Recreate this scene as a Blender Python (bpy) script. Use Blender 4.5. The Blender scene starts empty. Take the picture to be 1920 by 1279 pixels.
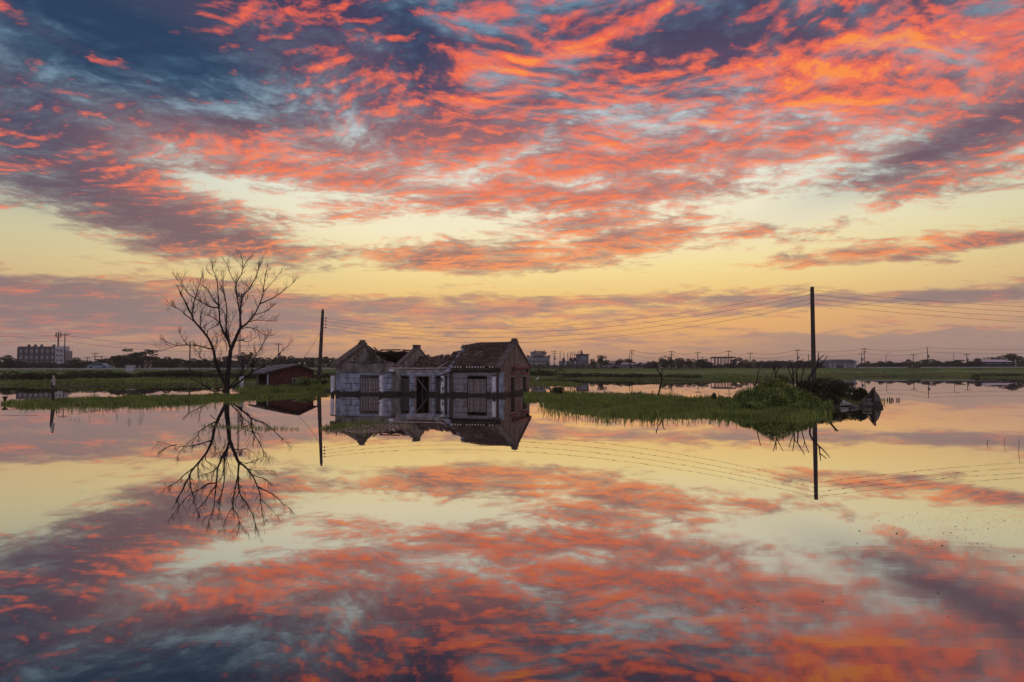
import bpy, math, random
import numpy as np
from math import radians, sin, cos, tan, atan, atan2, pi
from mathutils import Vector, Matrix

# ------------------------------------------------------------------ camera
F = 1280.0 / 1920.0                       # focal length in picture widths
CAM_H = 1.6
scene = bpy.context.scene
COL = scene.collection
cam_data = bpy.data.cameras.new('camera')
cam = bpy.data.objects.new('camera', cam_data)
COL.objects.link(cam)
cam_data.sensor_width = 36.0
cam_data.lens = 36.0 * F
cam_data.clip_start = 0.1
cam_data.clip_end = 20000
cam.location = (0, 0, CAM_H)
TILT = math.atan(50.5 / 1280)
cam.rotation_euler = (Matrix.Rotation(radians(90) + TILT, 4, 'X') @ Matrix.Rotation(radians(-0.09), 4, 'Z')).to_euler()
scene.camera = cam

# ------------------------------------------------------------------ render / exposure
scene.view_settings.view_transform = 'Standard'
scene.view_settings.look = 'None'
scene.view_settings.exposure = 0.0
scene.view_settings.gamma = 1.0
scene.render.engine = 'CYCLES'
cy = scene.cycles
cy.max_bounces = 7
cy.diffuse_bounces = 3
cy.glossy_bounces = 4
cy.transparent_max_bounces = 6
cy.volume_bounces = 0
cy.sample_clamp_indirect = 4.0
cy.use_adaptive_sampling = True
cy.adaptive_threshold = 0.02
cy.use_denoising = True
try:
    cy.denoiser = 'OPENIMAGEDENOISE'
    cy.denoising_prefilter = 'ACCURATE'
except Exception:
    pass

# ------------------------------------------------------------------ helpers for node graphs
def lin(r, g, b, s=1.0):
    f = lambda c: (c / 255 / 12.92) if c / 255 <= 0.04045 else ((c / 255 + 0.055) / 1.055) ** 2.4
    return (f(r) * s, f(g) * s, f(b) * s, 1.0)

class G:
    """tiny node-graph writer"""
    def __init__(s, tree):
        s.t = tree
        s.n = 0
    def node(s, kind, **kw):
        nd = s.t.nodes.new(kind)
        for k, v in kw.items():
            setattr(nd, k, v)
        s.n += 1
        nd.location = ((s.n % 40) * 180, -(s.n // 40) * 260)
        return nd
    def put(s, sock, v):
        if isinstance(v, bpy.types.NodeSocket):
            s.t.links.new(v, sock)
        elif v is not None:
            sock.default_value = v
    def m(s, op, a, b=None, c=None, clamp=False):
        nd = s.node('ShaderNodeMath', operation=op, use_clamp=clamp)
        for i, v in enumerate((a, b, c)):
            if v is not None:
                s.put(nd.inputs[i], v)
        return nd.outputs[0]
    def v(s, op, a, b=None, c=None, scale=None):
        nd = s.node('ShaderNodeVectorMath', operation=op)
        for i, x in enumerate((a, b, c)):
            if x is not None:
                s.put(nd.inputs[i], x)
        if scale is not None:
            s.put(nd.inputs['Scale'], scale)
        return nd.outputs[1] if op in ('DOT_PRODUCT', 'LENGTH', 'DISTANCE') else nd.outputs[0]
    def xyz(s, x, y, z=0.0):
        nd = s.node('ShaderNodeCombineXYZ')
        for i, q in enumerate((x, y, z)):
            s.put(nd.inputs[i], q)
        return nd.outputs[0]
    def sep(s, v):
        nd = s.node('ShaderNodeSeparateXYZ')
        s.put(nd.inputs[0], v)
        return nd.outputs
    def noise(s, vec, scale, detail=4, rough=0.55, dim='3D', dist=0.0, lac=2.0, col=False):
        nd = s.node('ShaderNodeTexNoise', noise_dimensions=dim)
        if vec is not None:
            s.put(nd.inputs['Vector'], vec)
        nd.inputs['Scale'].default_value = scale
        nd.inputs['Detail'].default_value = detail
        nd.inputs['Roughness'].default_value = rough
        nd.inputs['Lacunarity'].default_value = lac
        nd.inputs['Distortion'].default_value = dist
        return nd.outputs['Color' if col else 'Fac']
    def ramp(s, fac, stops, interp='LINEAR'):
        nd = s.node('ShaderNodeValToRGB')
        cr = nd.color_ramp
        cr.interpolation = interp
        cr.elements[0].position, cr.elements[0].color = stops[0]
        cr.elements[1].position, cr.elements[1].color = stops[-1]
        for p, c in stops[1:-1]:
            e = cr.elements.new(p)
            e.color = c
        s.put(nd.inputs[0], fac)
        return nd.outputs[0]
    def mix(s, fac, a, b, blend='MIX', clampf=True):
        nd = s.node('ShaderNodeMix', data_type='RGBA', blend_type=blend, clamp_factor=clampf)
        s.put(nd.inputs[0], fac)
        s.put(nd.inputs[6], a)
        s.put(nd.inputs[7], b)
        return nd.outputs[2]
    def smooth(s, x, lo, hi, a=0.0, b=1.0):
        nd = s.node('ShaderNodeMapRange', interpolation_type='SMOOTHSTEP')
        for i, q in enumerate((x, lo, hi, a, b)):
            s.put(nd.inputs[i], q)
        return nd.outputs[0]
    def lerp(s, x, lo, hi, a=0.0, b=1.0):
        nd = s.node('ShaderNodeMapRange')
        for i, q in enumerate((x, lo, hi, a, b)):
            s.put(nd.inputs[i], q)
        return nd.outputs[0]

# ------------------------------------------------------------------ sky
SUN_EL, SUN_AZ = radians(-1.5), radians(6.0)      # just set, ahead and a little to the right
world = bpy.data.worlds.new('World')
scene.world = world
world.use_nodes = True
wt = world.node_tree
wt.nodes.clear()
world.cycles.sampling_method = 'MANUAL'
world.cycles.sample_map_resolution = 512

def build_sky():
    g = G(wt)
    d = g.node('ShaderNodeTexCoord').outputs['Generated']
    x, y, z = g.sep(d)
    zc = g.m('MAXIMUM', z, 0.0)
    el = g.m('MULTIPLY', g.m('ARCSINE', zc), 180 / pi)          # degrees above the horizon
    az = g.m('MULTIPLY', g.m('ARCTAN2', x, y), 180 / pi)        # degrees, + is to the right
    # ---- the cloud sheet, seen in perspective as a plane overhead
    inv = g.m('DIVIDE', 1.0, g.m('ADD', zc, 0.10))
    q = g.v('SCALE', g.xyz(x, y, 0.0), scale=inv)
    warp = g.v('SUBTRACT', g.noise(q, 1.3, 3, 0.5, '2D', col=True), (0.5, 0.5, 0.5))
    qw = g.v('MULTIPLY_ADD', warp, (0.30, 0.30, 0.0), q)
    qs = g.v('MULTIPLY', qw, (0.62, 1.0, 1.0))
    big = g.noise(qs, 2.3, 4, 0.52, '2D')
    qm = g.v('MULTIPLY', qw, (0.80, 1.0, 1.0))
    med = g.noise(qm, 7.2, 6, 0.63, '2D')
    meds = g.noise(g.v('ADD', qm, (0.007, 0.031, 0.0)), 7.2, 4, 0.63, '2D')     # the same a step towards the sun
    fine = g.noise(g.v('ADD', qm, (7.3, 2.1, 0)), 19.0, 4, 0.66, '2D')
    fine = g.m('MULTIPLY_ADD', g.m('SUBTRACT', fine, 0.5), g.smooth(el, 3.0, 13.0, 0.35, 1.0), 0.5)
    litn = g.noise(g.v('ADD', qw, (3.7, 9.4, 0)), 3.2, 4, 0.60, '2D')
    # ---- where the cloud banks and gaps stand (degrees of azimuth and elevation)
    pos = g.xyz(az, el, 1.0)
    acc = None
    def P(px, py):
        a = atan((px - 960) / 1280)
        return math.degrees(a), math.degrees(atan((690 - py) / 1280 * cos(a)))
    for (px, py, sx, sy, rot, cov, lit, dark) in BANKS:
        a0, e0 = P(px, py)
        s1, s2 = math.degrees(sx / 1280), math.degrees(sy / 1280)
        c, s = cos(radians(rot)), sin(radians(rot))
        u = g.v('DOT_PRODUCT', pos, (c / s1, s / s1, -(c * a0 + s * e0) / s1))
        w = g.v('DOT_PRODUCT', pos, (-s / s2, c / s2, -(-s * a0 + c * e0) / s2))
        r2 = g.m('MULTIPLY_ADD', w, w, g.m('MULTIPLY', u, u))
        b = g.m('POWER', 0.36788, r2)
        acc = g.v('MULTIPLY_ADD', b, (cov, lit, dark), acc if acc is not None else (0, 0, 0))
    bcov, blit, bdark = g.sep(acc)
    front = g.smooth(g.v('DOT_PRODUCT', d, (sin(SUN_AZ), cos(SUN_AZ), 0.0)), -0.5, 0.85)   # 1 towards the sunset
    # ---- clear sky
    sky = g.node('ShaderNodeTexSky', sky_type='NISHITA', sun_disc=False)
    sky.sun_elevation, sky.sun_rotation = SUN_EL, SUN_AZ
    sky.air_density, sky.dust_density, sky.ozone_density = 1.0, 1.5, 2.0
    e01 = g.m('DIVIDE', el, 60.0)
    clear = g.ramp(e01, [(0.0, lin(210, 164, 130)), (0.035, lin(234, 174, 114)), (0.065, lin(244, 184, 112)), (0.098, lin(246, 204, 128)),
                         (0.135, lin(252, 226, 156)), (0.19, lin(250, 238, 200)), (0.25, lin(240, 238, 218)),
                         (0.33, lin(196, 208, 210)), (0.43, lin(120, 150, 172)), (0.6, lin(124, 148, 174)), (1.0, lin(140, 160, 188))])
    side = g.smooth(g.m('ABSOLUTE', g.m('SUBTRACT', az, 3.0)), 12.0, 48.0)
    clear_side = g.ramp(e01, [(0.0, lin(160, 143, 138)), (0.07, lin(192, 158, 136)), (0.11, lin(214, 186, 138)), (0.17, lin(214, 206, 160)),
                              (0.24, lin(190, 200, 184)), (0.33, lin(140, 162, 172)), (0.45, lin(90, 122, 148)), (1.0, lin(140, 160, 188))])
    clear = g.mix(side, clear, clear_side)
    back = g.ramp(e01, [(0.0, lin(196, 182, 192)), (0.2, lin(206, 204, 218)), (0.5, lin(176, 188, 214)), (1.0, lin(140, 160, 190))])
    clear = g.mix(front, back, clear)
    clear = g.mix(g.m('MULTIPLY', bdark, 0.75), clear, lin(88, 122, 150))
    # ---- how much cloud
    base = g.ramp(e01, [(0.0, (0.36,) * 3 + (1,)), (0.05, (0.40,) * 3 + (1,)), (0.11, (0.33,) * 3 + (1,)), (0.17, (0.43,) * 3 + (1,)), (0.235, (0.66,) * 3 + (1,)), (0.31, (0.80,) * 3 + (1,)),
                        (0.45, (0.84,) * 3 + (1,)), (1.0, (0.60,) * 3 + (1,))])
    f1 = g.m('MULTIPLY_ADD', g.m('SUBTRACT', big, 0.5), 1.7, g.m('ADD', base, bcov))
    f1 = g.m('MULTIPLY_ADD', g.m('SUBTRACT', med, 0.5), 1.25, f1)
    f2 = g.m('MULTIPLY_ADD', g.m('SUBTRACT', fine, 0.5), 0.85, f1)
    dens = g.smooth(f2, 0.24, 0.78)
    thick = g.smooth(f2, 0.55, 1.15)
    # ---- its light: warm from below on the puffs that face the sunset, mauve in the shade
    relief = g.m('MULTIPLY', g.m('SUBTRACT', med, meds), g.smooth(el, 3.0, 14.0, 1.2, 4.2))
    l0 = g.m('MULTIPLY_ADD', g.m('SUBTRACT', litn, 0.5), 2.0, g.m('ADD', 0.31, blit))
    l1 = g.m('ADD', l0, relief)
    l1 = g.m('MULTIPLY_ADD', g.m('SUBTRACT', fine, 0.5), 1.15, l1)
    lit = g.m('MULTIPLY', g.smooth(l1, -0.14, 1.08), g.m('MULTIPLY_ADD', front, 0.6, 0.4))
    warm = g.ramp(e01, [(0.0, lin(206, 150, 128)), (0.06, lin(238, 150, 112)), (0.13, lin(250, 158, 98)), (0.21, lin(243, 130, 92)),
                        (0.30, lin(243, 122, 92)), (0.45, lin(238, 102, 80)), (1.0, lin(232, 106, 90))])
    warm = g.mix(g.m('MULTIPLY', side, 0.6), warm, lin(234, 106, 92))
    hot = g.smooth(l1, 1.0, 1.6)
    warm = g.mix(g.m('MULTIPLY', hot, 0.8), warm, lin(255, 152, 70))
    shade = g.ramp(e01, [(0.0, lin(168, 142, 136)), (0.08, lin(166, 138, 128)), (0.16, lin(160, 122, 112)), (0.27, lin(180, 124, 118)),
                         (0.36, lin(104, 82, 104)), (0.47, lin(56, 58, 90)), (0.60, lin(80, 80, 106)), (1.0, lin(128, 120, 140))])
    shade = g.mix(g.m('MULTIPLY', side, 0.45), shade, lin(96, 92, 106))
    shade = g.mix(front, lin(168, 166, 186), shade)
    shade = g.mix(bdark, shade, lin(40, 64, 94))
    cloud = g.mix(lit, shade, warm)
    # thin edges keep some of the sky's own light
    col = g.mix(dens, clear, g.mix(g.m('MULTIPLY_ADD', thick, 0.55, 0.45), g.mix(0.5, clear, cloud), cloud))
    # ---- far mountain ridge with its haze, painted into the sky along the horizon
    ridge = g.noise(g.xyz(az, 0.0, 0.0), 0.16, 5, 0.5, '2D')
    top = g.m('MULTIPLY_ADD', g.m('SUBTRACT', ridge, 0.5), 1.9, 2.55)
    in_ridge = g.m('MULTIPLY', g.smooth(g.m('SUBTRACT', top, el), -0.04, 0.10), g.smooth(az, 12.0, 26.0, 0.0, 0.75))
    col = g.mix(in_ridge, col, g.mix(front, lin(160, 150, 162), lin(168, 143, 132)))
    low = g.smooth(el, 0.0, 2.6, 0.65, 0.0)
    col = g.mix(low, col, g.mix(front, lin(164, 152, 162), g.mix(side, lin(210, 162, 126), lin(168, 147, 136))))
    # below the horizon only dim land
    col = g.mix(g.smooth(z, -0.03, -0.002), lin(70, 66, 66), col)
    # a little of the physical sky on top of it
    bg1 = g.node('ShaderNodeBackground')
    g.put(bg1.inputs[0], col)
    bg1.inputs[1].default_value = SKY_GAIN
    bg2 = g.node('ShaderNodeBackground')
    g.put(bg2.inputs[0], sky.outputs[0])
    bg2.inputs[1].default_value = 0.006
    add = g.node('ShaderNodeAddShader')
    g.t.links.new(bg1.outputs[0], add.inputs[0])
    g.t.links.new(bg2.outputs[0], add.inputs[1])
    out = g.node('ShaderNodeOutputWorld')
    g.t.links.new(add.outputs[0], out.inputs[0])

SKY_GAIN = 1.0
# photo x, y of a bank's middle, half widths, tilt, then: more cloud, more red light, more blue shade
BANKS = [
    # gaps
    (1150, 526, 720, 22, 0, -0.40, 0, 0),
    (1660, 432, 330, 42, 2, -0.42, 0, 0),
    (1500, 395, 120, 22, 5, -0.30, 0, 0),
    (40, 430, 130, 52, -6, -0.50, 0, 0),
    (430, 352, 120, 16, -12, -0.34, 0, 0),
    (560, 385, 80, 26, -10, -0.34, 0, 0),
    (740, 430, 150, 24, 4, -0.42, 0, 0),
    (980, 405, 170, 12, 4, -0.32, 0, 0),
    (620, 300, 120, 22, 0, -0.18, 0, 0),
    (1120, 330, 200, 12, 4, -0.25, 0, 0),
    (640, 520, 160, 26, 0, -0.35, 0, 0),
    (300, 275, 80, 22, -6, -0.22, 0, 0),
    (665, 235, 70, 34, 0, -0.32, 0, 0),
    (900, 130, 70, 30, 0, -0.20, 0, 0),
    (1470, 230, 80, 30, 8, -0.20, 0, 0),
    (1500, 310, 120, 16, 10, -0.20, 0, 0),
    (1650, 590, 330, 20, 0, -0.30, 0, 0),
    # banks
    (350, 428, 240, 46, -12, 0.66, -0.85, 0.32),
    (460, 462, 120, 24, -6, 0.10, 0.85, 0),
    (960, 400, 360, 42, 2, 0.16, 0.05, 0),
    (90, 560, 300, 55, -4, 0.66, -0.22, 0),
    (450, 590, 260, 36, -2, 0.60, -0.35, 0),
    (900, 578, 340, 24, 0, 0.62, 0.0, 0),
    (860, 492, 190, 20, -2, 0.62, 0.10, 0),
    (1150, 465, 290, 28, 3, 0.50, 0.30, 0),
    (1600, 474, 200, 18, 4, 0.85, 0.20, 0),
    (1850, 455, 110, 9, 6, 0.75, 0.05, 0),
    (1450, 566, 180, 14, -4, 0.65, -0.3, 0),
    (1800, 553, 180, 14, 0, 0.75, -0.5, 0),
    (1720, 365, 90, 22, 14, 0.40, 0.35, 0),
    (1800, 262, 230, 34, 17, 0.28, -0.75, 0.62),
    (1730, 100, 230, 70, 8, 0.25, 0.55, -0.1),
    (1500, 140, 300, 60, 5, 0.10, 0.25, 0),
    (1030, 90, 190, 80, 0, 0.10, 0.30, -0.1),
    (570, 60, 60, 90, 15, 0.10, 0.40, 0),
    (1330, 60, 190, 52, 0, 0.25, -0.50, 0.20),
    (900, 238, 170, 30, 0, 0.25, -0.45, 0),
    (980, 310, 170, 24, 0, 0.10, 0.45, 0),
    (780, 385, 170, 20, 12, 0.30, 0.15, 0),
    (1180, 365, 180, 16, 4, 0.30, 0.10, 0),
    (190, 40, 310, 95, -6, 0.15, -1.15, 0.95),
    (30, 230, 150, 110, -10, 0.20, -0.50, 0.75),
    (330, 140, 230, 55, -10, 0.0, -0.60, 0.55),
    (775, 60, 50, 100, 20, 0.10, -0.55, 0.70),
    (230, 330, 160, 26, -14, 0.25, 0.35, 0),
    (480, 290, 150, 40, -8, 0.20, 0.20, 0),
    (150, 84, 150, 15, -14, 0.2, 1.2, -0.4),
]
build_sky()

# ------------------------------------------------------------------ sun
sun_data = bpy.data.lights.new('sun', 'SUN')
sun_data.energy = 0.12
sun_data.angle = radians(0.5)
sun_data.color = (1.0, 0.72, 0.5)
sun = bpy.data.objects.new('sun', sun_data)
COL.objects.link(sun)
_sd = Vector((sin(SUN_AZ) * cos(SUN_EL), cos(SUN_AZ) * cos(SUN_EL), sin(SUN_EL)))
sun.rotation_euler = _sd.to_track_quat('Z', 'Y').to_euler()

# ------------------------------------------------------------------ building helpers
R0 = cam.rotation_euler.to_matrix()
def ray(px, py):
    return R0 @ Vector(((px - 960) / 1280, -(py - 639.5) / 1280, -1.0))
def at(px, py, Y):
    """the point seen at photo pixel (px, py) that lies Y metres ahead"""
    d = ray(px, py)
    return Vector((0, 0, CAM_H)) + d * (Y / d.y)
def on(px, py, z=0.0):
    """the point seen at photo pixel (px, py) on the level z"""
    d = ray(px, py)
    return Vector((0, 0, CAM_H)) + d * ((z - CAM_H) / d.z)

class MB:
    def __init__(s):
        s.v, s.f = [], []
    def add(s, vs, fs):
        b = len(s.v)
        s.v += [tuple(p) for p in vs]
        s.f += [tuple(i + b for i in f) for f in fs]
        return s
    def box(s, x0, x1, y0, y1, z0, z1, M=None):
        vs = [Vector((x, y, z)) for z in (z0, z1) for y in (y0, y1) for x in (x0, x1)]
        if M is not None:
            vs = [M @ p for p in vs]
        return s.add(vs, [(0, 2, 3, 1), (4, 5, 7, 6), (0, 1, 5, 4), (2, 6, 7, 3), (0, 4, 6, 2), (1, 3, 7, 5)])
    def bar(s, a, b, w, h=None, roll=0.0):
        """a square bar from a to b"""
        a, b = Vector(a), Vector(b)
        h = h or w
        d = (b - a).normalized()
        up = Vector((0, 0, 1)) if abs(d.z) < 0.95 else Vector((0, 1, 0))
        sx = d.cross(up).normalized()
        sy = sx.cross(d)
        if roll:
            sx, sy = sx * cos(roll) + sy * sin(roll), sy * cos(roll) - sx * sin(roll)
        vs = [p + sx * (i * w / 2) + sy * (j * h / 2) for p in (a, b) for i, j in ((-1, -1), (1, -1), (1, 1), (-1, 1))]
        return s.add(vs, [(3, 2, 1, 0), (4, 5, 6, 7), (0, 1, 5, 4), (1, 2, 6, 5), (2, 3, 7, 6), (3, 0, 4, 7)])
    def tube(s, pts, radii, n=6, cap=True):
        pts = [Vector(p) for p in pts]
        if not isinstance(radii, (list, tuple)):
            radii = [radii] * len(pts)
        vs, fs = [], []
        prev = None
        for i, p in enumerate(pts):
            t = (pts[min(i + 1, len(pts) - 1)] - pts[max(i - 1, 0)])
            if t.length < 1e-9:
                t = Vector((0, 0, 1))
            t.normalize()
            if prev is None:
                ref = Vector((0, 1, 0)) if abs(t.y) < 0.9 else Vector((1, 0, 0))
                nx = t.cross(ref).normalized()
            else:
                nx = (prev - t * prev.dot(t))
                nx = nx.normalized() if nx.length > 1e-6 else t.orthogonal().normalized()
            ny = t.cross(nx)
            prev = nx
            for k in range(n):
                a = 2 * pi * k / n
                vs.append(p + (nx * cos(a) + ny * sin(a)) * radii[i])
        for i in range(len(pts) - 1):
            for k in range(n):
                k2 = (k + 1) % n
                fs.append((i * n + k, i * n + k2, (i + 1) * n + k2, (i + 1) * n + k))
        if cap:
            fs.append(tuple(range(n - 1, -1, -1)))
            fs.append(tuple((len(pts) - 1) * n + k for k in range(n)))
        return s.add(vs, fs)
    def prism(s, poly, axis_a, axis_b, off):
        """closed prism: poly is a ring of points, off the thickness vector"""
        off = Vector(off)
        n = len(poly)
        vs = [Vector(p) for p in poly] + [Vector(p) + off for p in poly]
        fs = [tuple(range(n)), tuple(range(2 * n - 1, n - 1, -1))]
        for i in range(n):
            j = (i + 1) % n
            fs.append((j, i, i + n, j + n))
        return s.add(vs, fs)
    def build(s, name, mat, parent=None, smooth=False):
        me = bpy.data.meshes.new(name)
        me.from_pydata(s.v, [], s.f)
        me.materials.append(mat)
        if smooth:
            me.polygons.foreach_set('use_smooth', [True] * len(me.polygons))
        me.update()
        o = bpy.data.objects.new(name, me)
        COL.objects.link(o)
        if parent is not None:
            o.parent = parent
        return o

def np_mesh(name, V, Fq, mat, parent=None, smooth=False, vary=None):
    """mesh from numpy arrays, Fq of shape (n, 3) or (n, 4)"""
    me = bpy.data.meshes.new(name)
    n, k = Fq.shape
    me.vertices.add(len(V))
    me.vertices.foreach_set('co', np.asarray(V, dtype=np.float32).ravel())
    me.loops.add(n * k)
    me.loops.foreach_set('vertex_index', np.asarray(Fq, dtype=np.int32).ravel())
    me.polygons.add(n)
    me.polygons.foreach_set('loop_start', np.arange(0, n * k, k, dtype=np.int32))
    if smooth:
        me.polygons.foreach_set('use_smooth', np.ones(n, dtype=bool))
    if vary is not None:
        at_ = me.attributes.new('vary', 'FLOAT', 'POINT')
        at_.data.foreach_set('value', np.asarray(vary, dtype=np.float32))
    me.update(calc_edges=True)
    me.validate()
    me.materials.append(mat)
    o = bpy.data.objects.new(name, me)
    COL.objects.link(o)
    if parent is not None:
        o.parent = parent
    return o

def tag(o, label=None, cat=None, group=None, kind=None):
    if label: o['label'] = label
    if cat: o['category'] = cat
    if group: o['group'] = group
    if kind: o['kind'] = kind
    return o
def thing(name, label, cat, loc=(0, 0, 0), rz=0.0, group=None):
    o = bpy.data.objects.new(name, None)
    COL.objects.link(o)
    o.location = loc
    o.rotation_euler = (0, 0, rz)
    return tag(o, label, cat, group)
def copy_tree(o, parent=None):
    c = o.copy()
    COL.objects.link(c)
    if parent is not None:
        c.parent = parent
    for ch in list(o.children):
        copy_tree(ch, c)
    return c

# ------------------------------------------------------------------ materials
def surf(name, cols, scale=3.0, rough=0.85, bump=0.3, bscale=None, streak=None, detail=6, metallic=0.0, extra=None, coord='Object', spec=0.3):
    """cols: list of (position, colour) over a noise; streak: vertical run-off stains"""
    mt = bpy.data.materials.new(name)
    mt.use_nodes = True
    t = mt.node_tree
    g = G(t)
    b = t.nodes['Principled BSDF']
    co = g.node('ShaderNodeTexCoord').outputs[coord]
    n = g.noise(co, scale, detail, 0.62)
    col = g.ramp(n, [(p, tuple(c) + (1,)) for p, c in cols])
    if streak:
        sc, dark, amt = streak
        sv = g.v('MULTIPLY', co, (sc, sc, sc * 0.08))
        sn = g.smooth(g.noise(sv, 1.0, 5, 0.6), 0.48, 0.70, 0.0, amt)
        col = g.mix(sn, col, tuple(dark) + (1,))
    if extra:
        col = extra(g, co, col)
    g.put(b.inputs['Base Color'], col)
    b.inputs['Roughness'].default_value = rough
    b.inputs['Metallic'].default_value = metallic
    b.inputs['Specular IOR Level'].default_value = spec
    if bump:
        bp = g.node('ShaderNodeBump')
        bp.inputs['Strength'].default_value = bump
        bp.inputs['Distance'].default_value = 0.02
        g.put(bp.inputs['Height'], g.noise(co, bscale or scale * 6, 5, 0.6))
        t.links.new(bp.outputs[0], b.inputs['Normal'])
    return mt

def waterline(g, co, col):
    """silt and algae left by the flood, a ragged band just above the water (local z)"""
    z = g.sep(co)[2]
    h = g.m('MULTIPLY_ADD', g.noise(co, 2.5, 4, 0.6), 0.42, -0.03)
    return g.mix(g.smooth(g.m('SUBTRACT', h, z), -0.10, 0.03), col, (0.034, 0.031, 0.022, 1))

def patches(colour, lo, hi, sc):
    def fn(g, co, col):
        return waterline(g, co, g.mix(g.smooth(g.noise(co, sc, 5, 0.65), lo, hi), col, tuple(colour) + (1,)))
    return fn

M = {}
M['blue_plaster'] = surf('blue_plaster', [(0.3, (0.11, 0.12, 0.15)), (0.5, (0.28, 0.32, 0.40)), (0.7, (0.40, 0.45, 0.55))], 2.4, 0.9, 0.4,
                         streak=(5, (0.07, 0.07, 0.08), 0.75), extra=patches((0.11, 0.105, 0.10), 0.55, 0.66, 1.9))
M['grey_plaster'] = surf('grey_plaster', [(0.3, (0.17, 0.155, 0.17)), (0.55, (0.30, 0.275, 0.31)), (0.75, (0.37, 0.35, 0.40))], 1.6, 0.9, 0.25,
                         streak=(5, (0.10, 0.09, 0.09), 0.5), extra=patches((0.14, 0.12, 0.12), 0.56, 0.7, 1.2))
M['white_post'] = surf('white_post', [(0.3, (0.40, 0.42, 0.46)), (0.6, (0.62, 0.66, 0.72))], 3, 0.85, 0.3, extra=waterline)
M['flaked_post'] = surf('flaked_post', [(0.42, (0.05, 0.045, 0.04)), (0.47, (0.55, 0.58, 0.6)), (0.7, (0.7, 0.72, 0.74))], 7, 0.85, 0.4, detail=4, extra=waterline)
M['concrete'] = surf('concrete', [(0.3, (0.07, 0.062, 0.054)), (0.5, (0.16, 0.145, 0.125)), (0.7, (0.26, 0.24, 0.21))], 1.8, 0.92, 0.5,
                     streak=(6, (0.04, 0.036, 0.03), 0.7), extra=waterline)
M['inner_plaster'] = surf('inner_plaster', [(0.3, (0.12, 0.11, 0.09)), (0.5, (0.24, 0.225, 0.19)), (0.72, (0.38, 0.37, 0.33))], 1.3, 0.92, 0.4,
                          streak=(4.5, (0.07, 0.06, 0.05), 0.75), extra=patches((0.42, 0.42, 0.41), 0.60, 0.66, 1.8))
M['stucco'] = surf('stucco', [(0.3, (0.085, 0.064, 0.048)), (0.5, (0.17, 0.13, 0.098)), (0.7, (0.23, 0.18, 0.14))], 1.5, 0.95, 0.5,
                   streak=(4, (0.05, 0.038, 0.03), 0.7), extra=patches((0.30, 0.25, 0.21), 0.60, 0.70, 2.2))
M['coping'] = surf('coping', [(0.3, (0.05, 0.042, 0.036)), (0.6, (0.12, 0.10, 0.085)), (0.75, (0.20, 0.18, 0.15))], 3.0, 0.95, 0.5)
M['pier'] = surf('pier', [(0.3, (0.05, 0.035, 0.028)), (0.7, (0.10, 0.075, 0.06))], 3.0, 0.9, 0.4, extra=waterline)
M['tile'] = surf('tile', [(0.28, (0.045, 0.032, 0.026)), (0.5, (0.10, 0.072, 0.056)), (0.72, (0.17, 0.13, 0.10))], 2.2, 0.9, 0.4,
                 extra=lambda g, co, c: g.mix(1.0, g.mix(g.smooth(g.noise(co, 1.1, 4, 0.6), 0.60, 0.68, 0, 0.6), c, (0.26, 0.23, 0.20, 1)),
                                            g.ramp(g.node('ShaderNodeNewGeometry').outputs['Random Per Island'], [(0.0, (0.68, 0.65, 0.63, 1)), (1.0, (1.25, 1.2, 1.15, 1))]), 'MULTIPLY'))
M['mortar'] = surf('mortar', [(0.3, (0.42, 0.41, 0.40)), (0.7, (0.7, 0.69, 0.67))], 5, 0.9, 0.3)
M['old_wood'] = surf('old_wood', [(0.3, (0.035, 0.024, 0.018)), (0.7, (0.10, 0.072, 0.054))], 4, 0.9, 0.4)
M['pale_wood'] = surf('pale_wood', [(0.3, (0.20, 0.18, 0.16)), (0.7, (0.42, 0.39, 0.36))], 5, 0.9, 0.3)
M['door_wood'] = surf('door_wood', [(0.3, (0.16, 0.125, 0.11)), (0.7, (0.28, 0.23, 0.21))], 5, 0.9, 0.3, extra=waterline)
M['iron'] = surf('iron', [(0.3, (0.06, 0.055, 0.055)), (0.7, (0.16, 0.145, 0.14))], 8, 0.7, 0.2)
M['pale_iron'] = surf('pale_iron', [(0.3, (0.26, 0.22, 0.20)), (0.7, (0.46, 0.41, 0.39))], 8, 0.7, 0.2)
M['red_brick'] = surf('red_brick', [(0.3, (0.13, 0.040, 0.028)), (0.7, (0.26, 0.075, 0.05))], 6, 0.9, 0.4)
M['dark_glass'] = surf('dark_glass', [(0.3, (0.02, 0.02, 0.022)), (0.7, (0.05, 0.05, 0.055))], 2, 0.25, 0)
M['dusty_glass'] = surf('dusty_glass', [(0.35, (0.018, 0.016, 0.015)), (0.6, (0.06, 0.052, 0.046)), (0.75, (0.13, 0.11, 0.095))], 1.7, 0.45, 0)
M['blue_shutter'] = surf('blue_shutter', [(0.3, (0.08, 0.11, 0.14)), (0.7, (0.16, 0.22, 0.28))], 4, 0.7, 0.2)
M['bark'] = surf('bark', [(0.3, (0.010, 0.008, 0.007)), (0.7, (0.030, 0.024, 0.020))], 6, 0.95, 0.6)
M['pole_concrete'] = surf('pole_concrete', [(0.3, (0.030, 0.025, 0.022)), (0.7, (0.075, 0.062, 0.054))], 2.5, 0.9, 0.3, streak=(8, (0.03, 0.026, 0.022), 0.6))
M['wire'] = surf('wire', [(0.3, (0.025, 0.022, 0.02)), (0.7, (0.04, 0.035, 0.03))], 1, 0.7, 0)
M['porcelain'] = surf('porcelain', [(0.3, (0.10, 0.08, 0.07)), (0.7, (0.18, 0.15, 0.13))], 3, 0.4, 0)
M['shed_brick'] = surf('shed_brick', [(0.3, (0.060, 0.022, 0.018)), (0.5, (0.115, 0.038, 0.028)), (0.7, (0.17, 0.060, 0.044))], 2.5, 0.92, 0.4,
                       streak=(5, (0.05, 0.018, 0.014), 0.6))
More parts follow.
